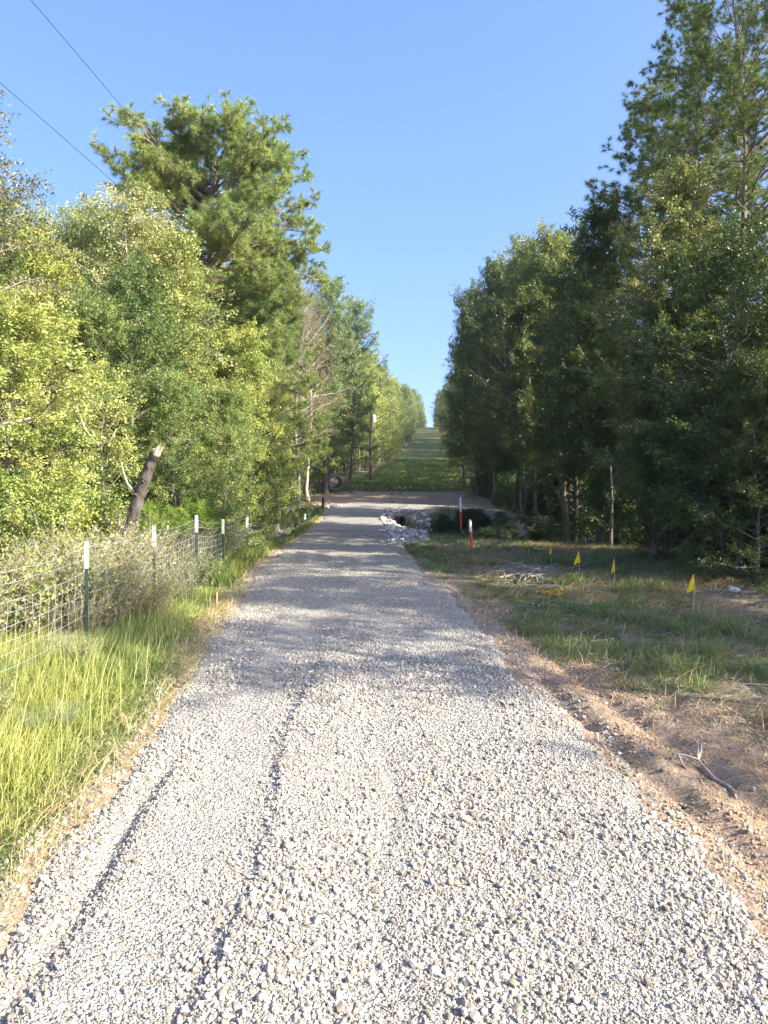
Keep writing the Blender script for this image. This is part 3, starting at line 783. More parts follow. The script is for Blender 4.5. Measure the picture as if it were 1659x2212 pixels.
# --- left wall beyond the gully
GF = 'trees lining the left side of the cleared strip up the hill'
y = 52.0; i = 0
while y < 480:
    for k in range(2):
        x = float(wall_l(y)) - 2.2 - k * (4.2 + y * .01) + rnd_.uniform(-.8, .8)
        H = rnd_.uniform(12.5, 19) * (1.12 if k else .95)
        pr = rnd_.choice(['far', 'far2', 'pine_far', 'far']) if y > 75 else rnd_.choice(['tall', 'tall2', 'far', 'slim'])
        c = rnd_.choice([YG, OL, MG, DG, (.25, .3, .11), (.2, .24, .12)]) if 'pine' not in pr else (.18, .23, .065)
        tree(pr, x, y + rnd_.uniform(-1, 1), H, c, 'sunlit forest tree lining the left edge of the cleared strip uphill', group=GF)
    y += rnd_.uniform(2.6, 4.8) + y * .02; i += 1
# --- right side, individually placed
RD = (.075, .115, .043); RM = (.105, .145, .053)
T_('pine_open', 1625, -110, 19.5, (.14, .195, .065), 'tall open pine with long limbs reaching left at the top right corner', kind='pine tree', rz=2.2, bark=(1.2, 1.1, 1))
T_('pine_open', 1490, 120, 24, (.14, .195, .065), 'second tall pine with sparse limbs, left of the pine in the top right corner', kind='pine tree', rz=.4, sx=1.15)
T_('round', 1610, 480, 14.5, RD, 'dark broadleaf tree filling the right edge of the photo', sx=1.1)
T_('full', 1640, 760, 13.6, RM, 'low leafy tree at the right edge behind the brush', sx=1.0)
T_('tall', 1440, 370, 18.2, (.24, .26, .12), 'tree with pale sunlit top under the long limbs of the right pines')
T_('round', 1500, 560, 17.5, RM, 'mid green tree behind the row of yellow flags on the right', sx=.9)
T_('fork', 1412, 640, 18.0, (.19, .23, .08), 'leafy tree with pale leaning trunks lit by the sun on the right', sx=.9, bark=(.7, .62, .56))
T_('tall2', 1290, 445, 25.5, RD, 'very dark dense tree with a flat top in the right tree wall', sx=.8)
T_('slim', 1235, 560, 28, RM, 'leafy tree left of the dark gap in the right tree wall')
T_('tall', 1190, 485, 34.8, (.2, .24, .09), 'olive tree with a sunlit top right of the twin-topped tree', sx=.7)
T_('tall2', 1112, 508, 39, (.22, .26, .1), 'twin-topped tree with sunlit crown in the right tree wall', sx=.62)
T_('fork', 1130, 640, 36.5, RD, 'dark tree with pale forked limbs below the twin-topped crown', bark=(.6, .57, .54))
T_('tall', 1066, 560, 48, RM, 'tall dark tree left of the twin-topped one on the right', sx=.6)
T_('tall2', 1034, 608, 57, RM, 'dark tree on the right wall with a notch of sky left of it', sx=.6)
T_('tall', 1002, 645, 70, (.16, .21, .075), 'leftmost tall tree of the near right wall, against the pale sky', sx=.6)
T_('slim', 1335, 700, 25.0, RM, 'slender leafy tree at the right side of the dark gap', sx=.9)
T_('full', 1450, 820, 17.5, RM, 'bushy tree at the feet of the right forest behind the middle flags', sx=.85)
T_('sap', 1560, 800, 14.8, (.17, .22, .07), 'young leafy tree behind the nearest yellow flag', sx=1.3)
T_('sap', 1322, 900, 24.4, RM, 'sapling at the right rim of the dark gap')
GLADES = ((21.3, 3.0), (31.0, 2.8), (42.5, 3.0), (14.6, 1.2))
AZ = (.905, -.425)
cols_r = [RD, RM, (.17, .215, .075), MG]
GR = 'trees filling the forest right of the road'
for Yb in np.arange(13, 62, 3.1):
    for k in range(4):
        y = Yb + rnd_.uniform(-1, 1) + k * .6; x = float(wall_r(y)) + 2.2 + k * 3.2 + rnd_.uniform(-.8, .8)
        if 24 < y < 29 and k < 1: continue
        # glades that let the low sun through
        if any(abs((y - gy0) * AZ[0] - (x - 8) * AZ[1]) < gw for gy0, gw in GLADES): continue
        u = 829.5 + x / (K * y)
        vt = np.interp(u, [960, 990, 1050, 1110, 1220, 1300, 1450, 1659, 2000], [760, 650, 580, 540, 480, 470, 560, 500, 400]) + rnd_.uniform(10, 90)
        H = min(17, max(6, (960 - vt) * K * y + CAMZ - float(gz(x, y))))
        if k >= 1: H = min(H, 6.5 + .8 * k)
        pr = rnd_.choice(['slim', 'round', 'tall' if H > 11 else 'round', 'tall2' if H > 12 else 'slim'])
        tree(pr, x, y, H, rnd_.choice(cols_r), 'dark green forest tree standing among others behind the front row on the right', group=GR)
GQ = 'trees lining the right side of the cleared strip up the hill'
y = 58.0
while y < 480:
    for k in range(2):
        x = float(wall_r(y)) + 1.8 + k * (4.2 + y * .01) + rnd_.uniform(-.6, .6)
        H = rnd_.uniform(12.5, 19) * (1.12 if k else .95)
        pr = rnd_.choice(['far', 'far2', 'pine_far', 'far']) if y > 62 else rnd_.choice(['tall', 'tall2', 'far'])
        c = rnd_.choice([RD, RM, MG]) if 'pine' not in pr else (.12, .17, .06)
        tree(pr, x, y + rnd_.uniform(-1, 1), H, c, 'dark forest tree lining the right edge of the cleared strip uphill', group=GQ)
    y += rnd_.uniform(2.6, 4.8) + y * .02
GT = 'low leafy trees in front of the right forest'
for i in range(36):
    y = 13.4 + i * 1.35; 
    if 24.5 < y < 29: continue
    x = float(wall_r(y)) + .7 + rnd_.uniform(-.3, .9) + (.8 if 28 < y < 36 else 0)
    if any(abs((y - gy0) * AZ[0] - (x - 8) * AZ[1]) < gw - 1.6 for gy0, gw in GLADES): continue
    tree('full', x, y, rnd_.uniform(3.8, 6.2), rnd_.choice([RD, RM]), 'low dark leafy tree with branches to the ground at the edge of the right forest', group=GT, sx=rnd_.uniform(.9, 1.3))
# trees right of the viewer, outside the frame, that shade the middle of the road
GS = 'trees beyond the right edge of the frame'
for (x, y, H, pr) in ((9.6, 3.4, 10, 'airy'), (11.5, 5.6, 10, 'airy'), (14.5, 5.8, 12, 'airy'), (10.4, 10.2, 12, 'airy'), (17.5, 3.2, 12, 'tall')):
    tree(pr, x, y, H, RM, 'leafy tree at the forest edge just beyond the right side of the view', group=GS)

# --- understory
GU = 'shrubs along the foot of the left forest'
for i in range(46):
    y = 9.5 + 38 * (i / 46.) + rnd_.uniform(-.5, .5); x = float(wall_l(y)) + .7 + rnd_.uniform(-1.5, 1.1)
    if 20 < y < 47: continue
    if y < 13: x -= .8
    tree(rnd_.choice(['shrub', 'shrub2']) if y > 13 else 'shrub', x, y, rnd_.uniform(1.3, 2.4), rnd_.choice([MG, YG, OL, DG]) if y > 13 else rnd_.choice([MG, YG]), 'leafy wild shrub at the foot of the left tree wall', kind='shrub', group=GU)
GV = 'shrubs along the foot of the right forest'
for i in range(48):
    y = 12.8 + 48 * (i / 48.) + rnd_.uniform(-.5, .5); x = float(wall_r(y)) - .2 + rnd_.uniform(-.6, 1.4)
    if 24 < y < 29: continue
    if 28 < y < 35 : x += 1.5
    tree(rnd_.choice(['shrub', 'shrub2']), x, y, rnd_.uniform(1.3, 2.6), rnd_.choice([RD, RM, (.14, .2, .06)]), 'dark leafy shrub at the foot of the right tree wall', kind='shrub', group=GV)
GB = 'low shrubs on the banks of the ditch'
for (x, y, h) in ((3.1, 36.6, .6), (3.8, 34.6, .7), (4.6, 33.4, .8), (5.4, 32.6, .7), (6.6, 32.2, .9), (7.4, 32.6, 1.0), (8.2, 33.2, 1.2), (4.1, 33.9, .6), (7.0, 31.0, .6), (5.0, 32.0, .5), (8.6, 31.2, 1.0), (3.4, 35.4, .5)):
    tree('shrub2', x, y, h, RD, 'low dark leafy bush on the far bank of the ditch', kind='shrub', group=GB, sx=1.2)
nb = 0
while nb < 150:
    y = rnd_.uniform(27.5, 40); x = rnd_.uniform(1.4, 9.6); yd = float(np.interp(x, DITCH[:, 0], DITCH[:, 1])); dd = float(ditch_dist(np.array(x), np.array(y)))
    if y < yd - .3 or dd > 3.7 or x < float(road_r(min(y, 40))) + float(np.interp(y, [30, 34, 37, 40], [1.5, 1.9, 2.1, 2.4])) - .1: continue
    if 4.9 < x < 7.0 and y > 32.5 and rnd_.random() < .8: continue
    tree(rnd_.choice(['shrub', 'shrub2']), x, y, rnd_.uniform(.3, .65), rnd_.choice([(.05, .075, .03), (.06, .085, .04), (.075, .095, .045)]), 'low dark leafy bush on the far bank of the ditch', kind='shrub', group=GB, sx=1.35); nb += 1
for (u, v, Y, lb) in ((320, 1080, 14.5, 'young grassy-looking pine sapling left of the others below the dead snag'), (370, 1090, 15.2, 'young bright green pine sapling in the middle of the thicket behind the fence'), (415, 1075, 15.8, 'tallest young pine sapling of the thicket behind the fence'), (455, 1095, 16.4, 'rightmost young pine sapling of the thicket behind the fence')):
    T_('pine_young', u, v, Y, (.2, .3, .06), lb, kind='pine sapling', name='pine_sapling', sx=1.1)

# --- weeds along the fence: many upright stems with small leaves
def gen_weed(name, seed, H, spread, nst, leaf, per, col_m='leaf', dense=1.0):
    rg = np.random.default_rng(seed); T = Tubes(); a_, b_ = [], []
    for i in range(nst):
        az = rg.random() * 2 * PI; r0 = rg.random() * spread * .5
        o = np.array([math.cos(az) * r0, math.sin(az) * r0, -.05])
        d = np.array([math.cos(az) * .28 + rg.normal(0, .16), math.sin(az) * .28 + rg.normal(0, .16), 1])
        L = H * (.55 + .5 * rg.random())
        p = curve(o, d, L, 6, (math.cos(az) * .12, math.sin(az) * .12, -.1), .12, rg)
        T.tube(p, .005 * (1 - np.linspace(0, .7, 6)), 3, cap=False)
        for q in range(9):
            g = (.15 + .85 * q / 9) * 4.99; j = int(g); so = p[j] * (1 - (g - j)) + p[j + 1] * (g - j)
            dd = rg.normal(0, .6, 3); dd[2] = .55; dd /= np.linalg.norm(dd)
            e = so + dd * H * .16 * rg.random(); T.tube([so, e], [.0028, .0015], 3, cap=False)
            a_.append(so); b_.append(e)
    a_, b_ = np.array(a_), np.array(b_)
    rep = np.repeat(np.arange(len(a_)), per)
    Pp = a_[rep] + (b_ - a_)[rep] * rg.random((len(rep), 1)) + rg.normal(0, .02, (len(rep), 3))
    V, F = leaf_arrays(Pp, (b_ - a_)[rep] + rg.normal(0, .1, (len(rep), 3)), leaf, rg)
    return T.build(name + '_stems', M['dead']), mesh_np(name + '_leaves', V, F, M[col_m], rnd=rg.random(len(rep)))
W = [gen_weed('weedone', 31, 1.25, .8, 90, .035, 5), gen_weed('weedtwo', 32, 1.1, .9, 70, .055, 5), gen_weed('weedthree', 33, .9, .7, 80, .03, 4)]
def weed(k, x, y, h, col, label, group=None, sx=1):
    r = empty('tall_weed', (x, y, float(gz(x, y))), random.random() * 6.28)
    s = h / (1.25, 1.1, .9)[k]; r.scale = (s * sx, s * sx, s)
    a_, b_ = W[k]; link('stems', a_, r); c = link('foliage', b_, r); c.color = (*col, 1)
    tag(r, label, 'weed', group); return r
ST = (.36, .35, .16)
weed(0, -3.75, 9.8, 1.35, ST, 'pale straw-coloured weed clump right behind the second fence post', sx=1.15)
weed(0, -4.1, 10.9, 1.55, ST, 'tall pale feathery weed clump rising behind the nearest stretch of wire', sx=1.1)
weed(2, -3.65, 8.95, .95, (.33, .3, .15), 'dry pale weed clump just right of the nearest fence post')
weed(1, -4.3, 8.9, 1.25, (.26, .29, .09), 'yellow-green weed clump behind the nearest white-tipped fence post')
weed(0, -4.7, 9.6, 1.3, (.25, .28, .09), 'light green weed clump behind the wire, between the two nearest posts')
weed(0, -3.15, 10.2, .8, ST, 'dry pale weed clump on the road side of the fence near the second post')
weed(2, -3.2, 11.6, .8, (.2, .24, .1), 'green weed clump on the road side of the fence past the second post')
weed(1, -3.2, 13.0, .75, (.16, .21, .08), 'dark green weed clump hugging the third fence post')
GL2 = 'leafy weeds scattered in the left verge grass'
for i in range(22):
    y = 3.6 + 5.6 * rnd_.random(); x = -2.35 - rnd_.random() * 1.2 - .12 * (y < 5)
    if x < -.5 * y - .4: continue
    weed(rnd_.choice([0, 1]), x, y, rnd_.uniform(.22, .42), rnd_.choice([(.24, .33, .1), (.3, .36, .14), (.34, .36, .18)]), 'small leafy weed poking out of the left verge grass', group=GL2, sx=.8)
GW = 'weeds growing along the wire fence'
for i in range(26):
    y = 7.6 + i * .44 + rnd_.uniform(-.2, .2); x = -3.75 - rnd_.uniform(-.15, 1.6) - (.5 if y < 9 else 0)
    if y > 17: x = -3.55 - rnd_.uniform(-.1, .8)
    c = rnd_.choice([(.34, .38, .16), (.2, .22, .08), ST, (.12, .17, .04)]) if y < 12 else rnd_.choice([(.13, .16, .06), (.1, .14, .04), (.2, .18, .12)])
    weed(rnd_.randint(0, 2), x, y, rnd_.uniform(.7, 1.3), c, 'waist-high weed clump growing in the brush line along the wire fence', group=GW)
w_ = weed(2, float(X_(1068, 21.5)), 21.5, .42, (.75, .75, .6), 'small pale flowering weed right of the near orange marker post', sx=.5)

# ------------------------------------------------------------------ fence
fence = empty('wire_fence', (-3.35, 8.6, float(gz(-3.35, 8.6))))
tag(fence, 'woven wire farm fence on green steel posts with white tips along the left side', 'fence')
def absch(name, me, root):
    """child with world-space vertices"""
    o = link(name, me, root); o.matrix_parent_inverse = Matrix.Translation(root.location).inverted(); return o
def abs_to_local(T, root):
    L = np.array(root.location)
    T.V = [v - L for v in T.V]; return T
posts = []
plist = [(None, 3.7, None), (None, 6.3, None), (187, 8.6, 1170), (333, 10.75, 1135), (424.5, 13.5, 1113), (482, 16, 1122), (534, 19.1, 1113), (569, 23.5, 1129),
         (596, 26.5, 1134), (615.6, 29, 1138.5), (632, 31.3, 1130.5), (646.4, 33.5, 1121.3), (659.2, 36.5, 1110.5), (670, 38, 1108), (676.5, 40.5, 1090), (686, 42, 1086)]
for i, (u, y, v) in enumerate(plist):
    if u is None: x = -3.36; zt = float(gz(x, y)) + 1.2
    else: x = X_(u, y); zt = CAMZ + (960 - v) * K * y
    g = float(gz(x, y)); tilt = rnd_.uniform(-.02, .02)
    posts.append((x, y, g, zt))
    hgt = max(zt - g, .7); z0 = zt - hgt
    T = Tubes()
    zc = zt - .3 if y < 20 else zt - .26
    if i == 13: zc = zt + .01
    xb = x - tilt * hgt
    # T-section: flange plate and web
    def plate(T, cx, cy, z0, z1, wx, wy, xb):
        an = [(-wx, -wy), (wx, -wy), (wx, wy), (-wx, wy)]
        V = np.array([(cx + (xb if zz == z0 else 0) + a, cy + b, zz) for zz in (z0, z1) for a, b in an])
        T.V.append(V); n = T.n
        T.F.append(np.array([[0, 1, 5, 4], [1, 2, 6, 5], [2, 3, 7, 6], [3, 0, 4, 7], [4, 5, 6, 7], [3, 2, 1, 0]]) + n); T.m.append(np.zeros(6)); T.n += 8
    wsc = 1.0 + .012 * max(0, y - 8)
    plate(T, x, y, z0 - .25, zc, .019 * wsc, .004, xb - x); plate(T, x, y + .019, z0 - .25, zc, .004 * wsc, .0145, xb - x)
    for s in range(9):
        zz = z0 + .2 + s * .1
        if zz < zc - .03: plate(T, x, y - .007, zz, zz + .02, .007, .0029, 0)
    abs_to_local(T, fence); p = link('fence_post', T.build('fence_post', M['post_green'], False), fence)
    if i != 13:
        T = Tubes(); plate(T, x, y, zc + .001, zt, .0235 * wsc, .006, 0); plate(T, x, y + .0215, zc + .001, zt - .003, .006, .0155, 0)
        abs_to_local(T, fence); link('white_tip', T.build('white_tip', M['post_white'], False), p)
T = Tubes()
hts = [1.13, 1.0, .86, .74, .62, .5, .38, .26, .14, .04]
for (x0, y0, g0, t0), (x1, y1, g1, t1) in zip(posts[:-1], posts[1:]):
    L = math.hypot(x1 - x0, y1 - y0); n = 8
    h0 = max(t0 - g0, .7); h1 = max(t1 - g1, .7)
    for hi, h in enumerate(hts):
        if y0 > 20 and hi in (1, 3, 5, 7): continue
        P_ = []
        for k in range(n + 1):
            f = k / n; z = (t0 - (1.2 - h) * h0 / 1.2) * (1 - f) + (t1 - (1.2 - h) * h1 / 1.2) * f
            P_.append((x0 + (x1 - x0) * f - .022 + .012 * math.sin(k * 2.1 + h * 9), y0 + (y1 - y0) * f, z - .035 * math.sin(PI * f) * (1 + .5 * math.sin(h * 30)) + rnd_.uniform(-.006, .006)))
        T.tube(P_, .0016 if y0 < 12 else .0026, 4, cap=False)
    if y0 < 22:
        m_ = int(L / .155)
        for k in range(m_):
            f = (k + .5) / m_
            x = x0 + (x1 - x0) * f - .024; y = y0 + (y1 - y0) * f; zb = (t0 * (1 - f) + t1 * f) - 1.2 * (h0 * (1 - f) + h1 * f) / 1.2
            hh = (h0 * (1 - f) + h1 * f) / 1.2
            P_ = [(x + rnd_.uniform(-.012, .012), y + rnd_.uniform(-.014, .014), zb + hh * h - .035 * math.sin(PI * f)) for h in (.86, .74, .62, .5, .38, .26, .14, .02)]
            T.tube(P_, .0014, 4, cap=False)
abs_to_local(T, fence); link('wire_mesh', T.build('wire_mesh', M['wire']), fence)

# wooden end post with a second slim one and a brace
for (u, v, vb, r_, Y, lb, nm) in ((697, 1074, 1112, .075, 44, 'dark wooden corner post at the far end of the wire fence', 'wooden_post'), (702, 1070, 1110, .045, 45.2, 'slim paler wooden post right behind the dark corner post', 'wooden_post')):
    x = X_(u, Y); g = float(gz(x, Y)); T = Tubes()
    T.tube([(0, 0, -.3), (.01, 0, .4), (.02, 0, CAMZ + (960 - v) * K * Y - g)], [r_, r_ * .95, r_ * .85], 9)
    o = link(nm, T.build(nm, M['wood'] if 'slim' in lb else M['creosote'])); o.location = (x, Y, g); tag(o, lb, 'post', 'wooden posts at the fence end')

# ------------------------------------------------------------------ marker posts (white over orange)
for (u, v, vb, Y, lean_, lb) in ((1020, 1122, 1182, 21.8, -.05, 'leaning white-topped orange marker post standing nearer, on the near side of the ditch'),
                          (996, 1073, 1106, 37.2, -.01, 'white-topped red-orange marker post standing farther, beyond the ditch')):
    x = X_(u, Y); g = float(gz(x, Y)); H = CAMZ + (960 - v) * K * Y - g
    r = empty('marker_post', (x, Y, g)); rr_ = .038 if Y < 30 else .05
    r.rotation_euler = (0, lean_ * 1.6, 0)
    T = Tubes(); T.tube([(0, 0, -.2), (0, 0, H * .6)], rr_, 12); link('orange_shaft', T.build('orange_shaft', M['post_orange']), r)
    T = Tubes(); T.tube([(0, 0, H * .6 + .001), (0, 0, H - .05), (0, 0, H - .02), (0, 0, H)], [rr_ + .003, rr_ + .003, rr_ * .8, rr_ * .35], 12); link('white_cap', T.build('white_cap', M['post_white']), r)
    tag(r, lb, 'marker post', 'orange and white marker posts')

# ------------------------------------------------------------------ yellow pin flags
flags = [(1498, 1241, 10.7, 'nearest and largest yellow pin flag, at the right edge of the cleared ground'),
         (1326.5, 1206.6, 13.1, 'narrow yellow pin flag seen edge-on, second nearest of the row'),
         (1250.6, 1191.3, 14.7, 'triangular yellow pin flag, third nearest of the row'),
         (1190.6, 1177, 16.8, 'small slim yellow pin flag beside pale sticks in front of the ditch'),
         (1141.5, 1163.5, 19.6, 'yellow pin flag at the rim of the dark ditch, farthest of the row'),
         (1082.5, 1173, 19.4, 'tiny drooping yellow pin flag right of the near marker post')]
for i, (u, v, Y, lb) in enumerate(flags):
    x = X_(u, Y); g = float(gz(x, Y)); H = CAMZ + (960 - v) * K * Y - g
    r = empty('pin_flag', (x, Y, g)); tag(r, lb, 'flag', 'yellow pin flags')
    T = Tubes(); T.tube([(0, 0, -.05), (.004, 0, H * .5), (0, 0, H)], .0032, 5); link('wire_stem', T.build('wire_stem', M['wire']), r)
    wd = [.12, .06, .12, .055, .085, .05][i] * (1 + .03 * max(0, Y - 12)); fh = [.23, .23, .23, .19, .2, .1][i]
    # limp flag: folded sheet hanging from the stem top, widening downward
    rows = 9; cols = 7; VV = []
    for a in range(rows):
        t = a / (rows - 1)
        for b in range(cols):
            s_ = b / (cols - 1) - .8
            ww = wd * (.08 + .92 * t ** .9)
            VV.append((ww * s_, .016 * math.sin(s_ * 9 + t * 3) * (.3 + t), H - fh * (t * .93 + .14 * abs(s_) * t - .1 * s_ * t)))
    VV = np.array(VV); VB = VV + np.array([0, .0015, 0]); n = rows * cols
    F = []
    for a in range(rows - 1):
        for b in range(cols - 1):
            q = a * cols + b; F.append([q, q + 1, q + cols + 1, q + cols]); F.append([n + q, n + q + cols, n + q + cols + 1, n + q + 1])
    link('flag_sheet', mesh_np('flag_sheet', np.concatenate([VV, VB]), np.array(F), M['flag'], smooth=True), r)

# ------------------------------------------------------------------ culverts
def ring_pipe(name, r0, r1, L, matr, corr=True):
    n = 40; prof = []
    k = int(L / .1)
    for i in range(k + 1): prof.append((i * L / k, r0 + (.02 * math.sin(i * 2.1) if corr else 0)))
    inner = [(a, b - (r0 - r1)) for a, b in prof][::-1]
    pr = prof + inner; m_ = len(pr)
    V = []; F = []
    for (a, b) in pr:
        for j in range(n): V.append((b * math.cos(j * 2 * PI / n), a, b * math.sin(j * 2 * PI / n)))
    for i in range(m_):
        for j in range(n):
            F.append([i * n + j, i * n + (j + 1) % n, ((i + 1) % m_) * n + (j + 1) % n, ((i + 1) % m_) * n + j])
    me = mesh_np(name, np.array(V), np.array(F), matr, smooth=True); return me
x, Y = X_(725, 62), 62; g = float(gz(x, Y))
r = link('spare_culvert_pipe', ring_pipe('spare_culvert_pipe', .62, .50, 1.9, M['steel'])); r.location = (x, Y, CAMZ + (960 - 1043) * K * Y); r.rotation_euler = (0, 0, R(12))
tag(r, 'large grey round pipe section lying open-end toward the viewer by the left trees', 'pipe')
cm = (X_(869, 39.6), 39.6, CAMZ + (960 - 1131) * K * 39.6)
o = link('culvert', ring_pipe('culvert', .36, .33, 3.2, M['dark_steel'])); o.location = cm; o.rotation_euler = (0, 0, R(62))
tag(o, 'dark culvert pipe mouth under the road among white riprap', 'culvert')

# ------------------------------------------------------------------ riprap
rk = []
rg = np.random.default_rng(301)
for k in range(8):
    V, Fc = stone_shape(3 if k < 0 else 2, rg, 9); rk.append(mesh_np('rock', V, Fc, M['rock']))
def rock(x, y, s, label, group, dz=0.25):
    o = link('riprap_rock', rk[rnd_.randrange(8)]); o.location = (x, y, float(surf(x, y)) + s * dz)
    o.scale = (s, s * rnd_.uniform(.8, 1.1), s * rnd_.uniform(.8, 1.1)); o.rotation_euler = (rnd_.uniform(-.5, .5), rnd_.uniform(-.5, .5), rnd_.uniform(0, 6.28))
    tag(o, label, 'rock', group); return o
G1 = 'riprap rocks around the culvert mouth'
cnt = 0
tries = 0
while cnt < 222 and tries < 20000:
    tries += 1
    # apron measured along the right road edge and down the ditch head
    y = rnd_.uniform(23.5, 42.5); wid = np.interp(y, [23.5, 26, 30, 34, 37, 40, 42.5], [.9, 1.25, 1.5, 1.9, 2.1, 2.3, 2.4])
    x = float(road_r(min(y, 40))) + rnd_.uniform(-.12, 1) * wid
    if abs(x - cm[0]) < .45 and 37.3 < y < 39.7: continue
    if rnd_.random() > np.interp(y, [23.5, 25, 42], [.5, 1, 1]): continue
    rock(x, y, rnd_.uniform(.08, .17) * (1 + .012 * (y - 25)), 'white riprap rock piled beside the road around the culvert mouth', G1); cnt += 1
G2 = 'riprap rocks at the gully left of the road'
for i in range(70):
    f = rnd_.random(); y = 44 + rnd_.uniform(-.6, .9) + 1.2 * math.sin(f * 3); x = X_(612 + f * 122, y)
    if f > .8: y += 1.5
    o = rock(x, y, rnd_.uniform(.11, .2), 'white riprap rock in the band of stones left of the far road', G2)
    o.location.z = max(o.location.z, CAMZ + (960 - 1106) * K * y - rnd_.uniform(0, .12))

# ------------------------------------------------------------------ dead wood
# leaning broken snag behind the fence
b0 = at(252, 1246, 14.35); p0 = at(284, 1125, 14.15)
p1 = at(305, 1060, 14.0); p2 = at(318, 1020, 13.95); p3 = at(330, 990, 13.9); p4 = at(337, 978, 13.85)
root = empty('leaning_snag', b0); tag(root, 'leaning broken dead trunk with dark lichen-spotted bark behind the fence', 'dead tree')
def loc(P_): return [np.array(p) - b0 for p in P_]
rgs = np.random.default_rng(501)
ctl = np.array([b0, p0, p1, p2, p3, p4]); tt = np.linspace(0, 5, 26); SP = np.stack([np.interp(tt, range(6), ctl[:, k]) for k in range(3)], -1)
SP[1:-1] = (SP[:-2] + 2 * SP[1:-1] + SP[2:]) / 4; SP += rgs.normal(0, .006, SP.shape)
T = Tubes(); T.tube(SP - b0, np.interp(tt, range(6), [.14, .122, .11, .1, .094, .088]) * (1 + rgs.normal(0, .06, 26)), 14)
for k in (5, 9, 12, 16, 19):
    a = rgs.random() * 6.28; d = np.array([math.cos(a), -abs(math.sin(a)), .35]); T.tube([SP[k] - b0, SP[k] - b0 + d * .13, SP[k] - b0 + d * (.15 + .1 * rgs.random())], [.032, .022, .006], 6)
t_ = link('trunk', T.build('snag_trunk', M['bark']), root); t_.color = (.75, .76, .78, 1)
T = Tubes(); ax = p4 - p3; ax /= np.linalg.norm(ax); p5 = p4 + ax * .05
T.tube([SP[-1] - b0 - ax * .02, SP[-1] - b0 + ax * .05, SP[-1] - b0 + ax * .11], [.083, .076, .03], 11)
for k in range(11):
    o_ = SP[-1] - b0 + np.array([rgs.normal(0, .035), rgs.normal(0, .035), 0]) + ax * .03
    T.tube([o_, o_ + ax * (.06 + .16 * rgs.random()) + rgs.normal(0, .012, 3)], [.024, .003], 5)
link('broken_top', T.build('broken_top', M['pulp'], False), root)
T = Tubes(); T.tube(loc([at(288, 1062, 14.0), at(275, 1045, 13.9), at(268, 1025, 13.9), at(262, 998, 13.9)]), [.03, .024, .018, .01], 6)
link('dead_branch', T.build('dead_branch', M['dead']), root)
b0 = at(383, 1110, 16.6); b0[2] = float(gz(b0[0], b0[1]))
T = Tubes(); T.tube(loc([b0 - np.array([0, 0, .1]), at(390, 1078, 16.5), at(395, 1062, 16.45)]), [.09, .08, .07], 9)
o = link('dark_stub', T.build('dark_stub', M['bark'])); o.location = b0; o.color = (.6, .6, .6, 1)
tag(o, 'short dark broken stub leaning right among the pine saplings', 'dead stump')

def stick_thing(name, P_, r0, label, cat, m='dead', group=None, twigs=()):
    P_ = [np.array(p, float) for p in P_]; o0 = P_[0].copy()
    T = Tubes(); T.tube([p - o0 for p in P_], r0 * np.linspace(1, .45, len(P_)), 7)
    for tw in twigs: T.tube([np.array(p, float) - o0 for p in tw], [r0 * .5] * (len(tw) - 1) + [r0 * .2], 5)
    o = link(name, T.build(name, M[m])); o.location = o0; tag(o, label, cat, group); return o
def gp(u, v, dz=0):
    """ground point seen at photo position (u, v)"""
    lo, hi = 1.0, 80.0
    for _ in range(50):
        mid_ = (lo + hi) / 2
        if CAMZ + (960 - v) * K * mid_ > float(gz((u - 829.5) * K * mid_, mid_)): lo = mid_
        else: hi = mid_
    x = (u - 829.5) * K * lo; return np.array([x, lo, float(gz(x, lo)) + dz])
# branch on the dirt at lower right
stick_thing('fallen_branch', [gp(1593, 1725, .02), gp(1570, 1706, .025), gp(1545, 1690, .02), gp(1522, 1668, .03), gp(1508, 1652, .035), gp(1480, 1646, .05), gp(1458, 1645, .05)], .017,
            'crooked fallen branch lying on the bare orange dirt at lower right', 'branch', 'dead', None,
            [[gp(1508, 1652, .035), gp(1508, 1640, .07), gp(1507, 1630, .1)], [gp(1508, 1652, .035), gp(1514, 1640, .06), gp(1516, 1632, .1)], [gp(1458, 1645, .05), gp(1449, 1651, .02)], [gp(1465, 1645, .05), gp(1474, 1655, .01), gp(1486, 1664, .0)]])
stick_thing('fallen_stick', [gp(1320, 1175, .03), gp(1345, 1181, .03), gp(1362, 1183, .03)], .035, 'pale straight stick lying in the grass before the dark forest gap', 'stick', 'pulp')
stick_thing('fallen_log', [gp(1205, 1162, .0), gp(1228, 1160, .25), gp(1250, 1163, .15)], .09, 'broken log leaning on the ditch rim by the dark gap', 'log', 'wood')
# pile of sticks right of the road
root_p = gp(1150, 1243); T = Tubes(); rg = np.random.default_rng(401)
for i in range(120):
    u = rg.normal(1150, 38); v = 1243 + rg.normal(0, 8)
    p = gp(u, v, .01 + .10 * rg.random()); az = rg.normal(0, .7) + (PI if rg.random() < .5 else 0); L = .15 + .6 * rg.random() ** 2
    d = np.array([math.cos(az), math.sin(az), rg.normal(0, .12)])
    T.tube(curve(p - root_p, d, L, 4, (0, 0, 0), .2, rg), np.linspace(1, .4, 4) * (.005 + .012 * rg.random() ** 2), 5)
for (a, b) in (((1092, 1236), (1200, 1240)), ((1100, 1246), (1180, 1240)), ((1120, 1262), (1140, 1236)), ((1080, 1252), (1160, 1248))):
    P_ = [gp(*a, .04), gp((a[0] + b[0]) / 2, (a[1] + b[1]) / 2, .09), gp(*b, .06)]
    T.tube([p - root_p for p in P_], [.022, .018, .01], 6)
o = link('stick_pile', T.build('stick_pile', M['dead'])); o.location = root_p
tag(o, 'low pile of grey dead sticks on the cleared ground right of the road', 'stick pile', kind=None)
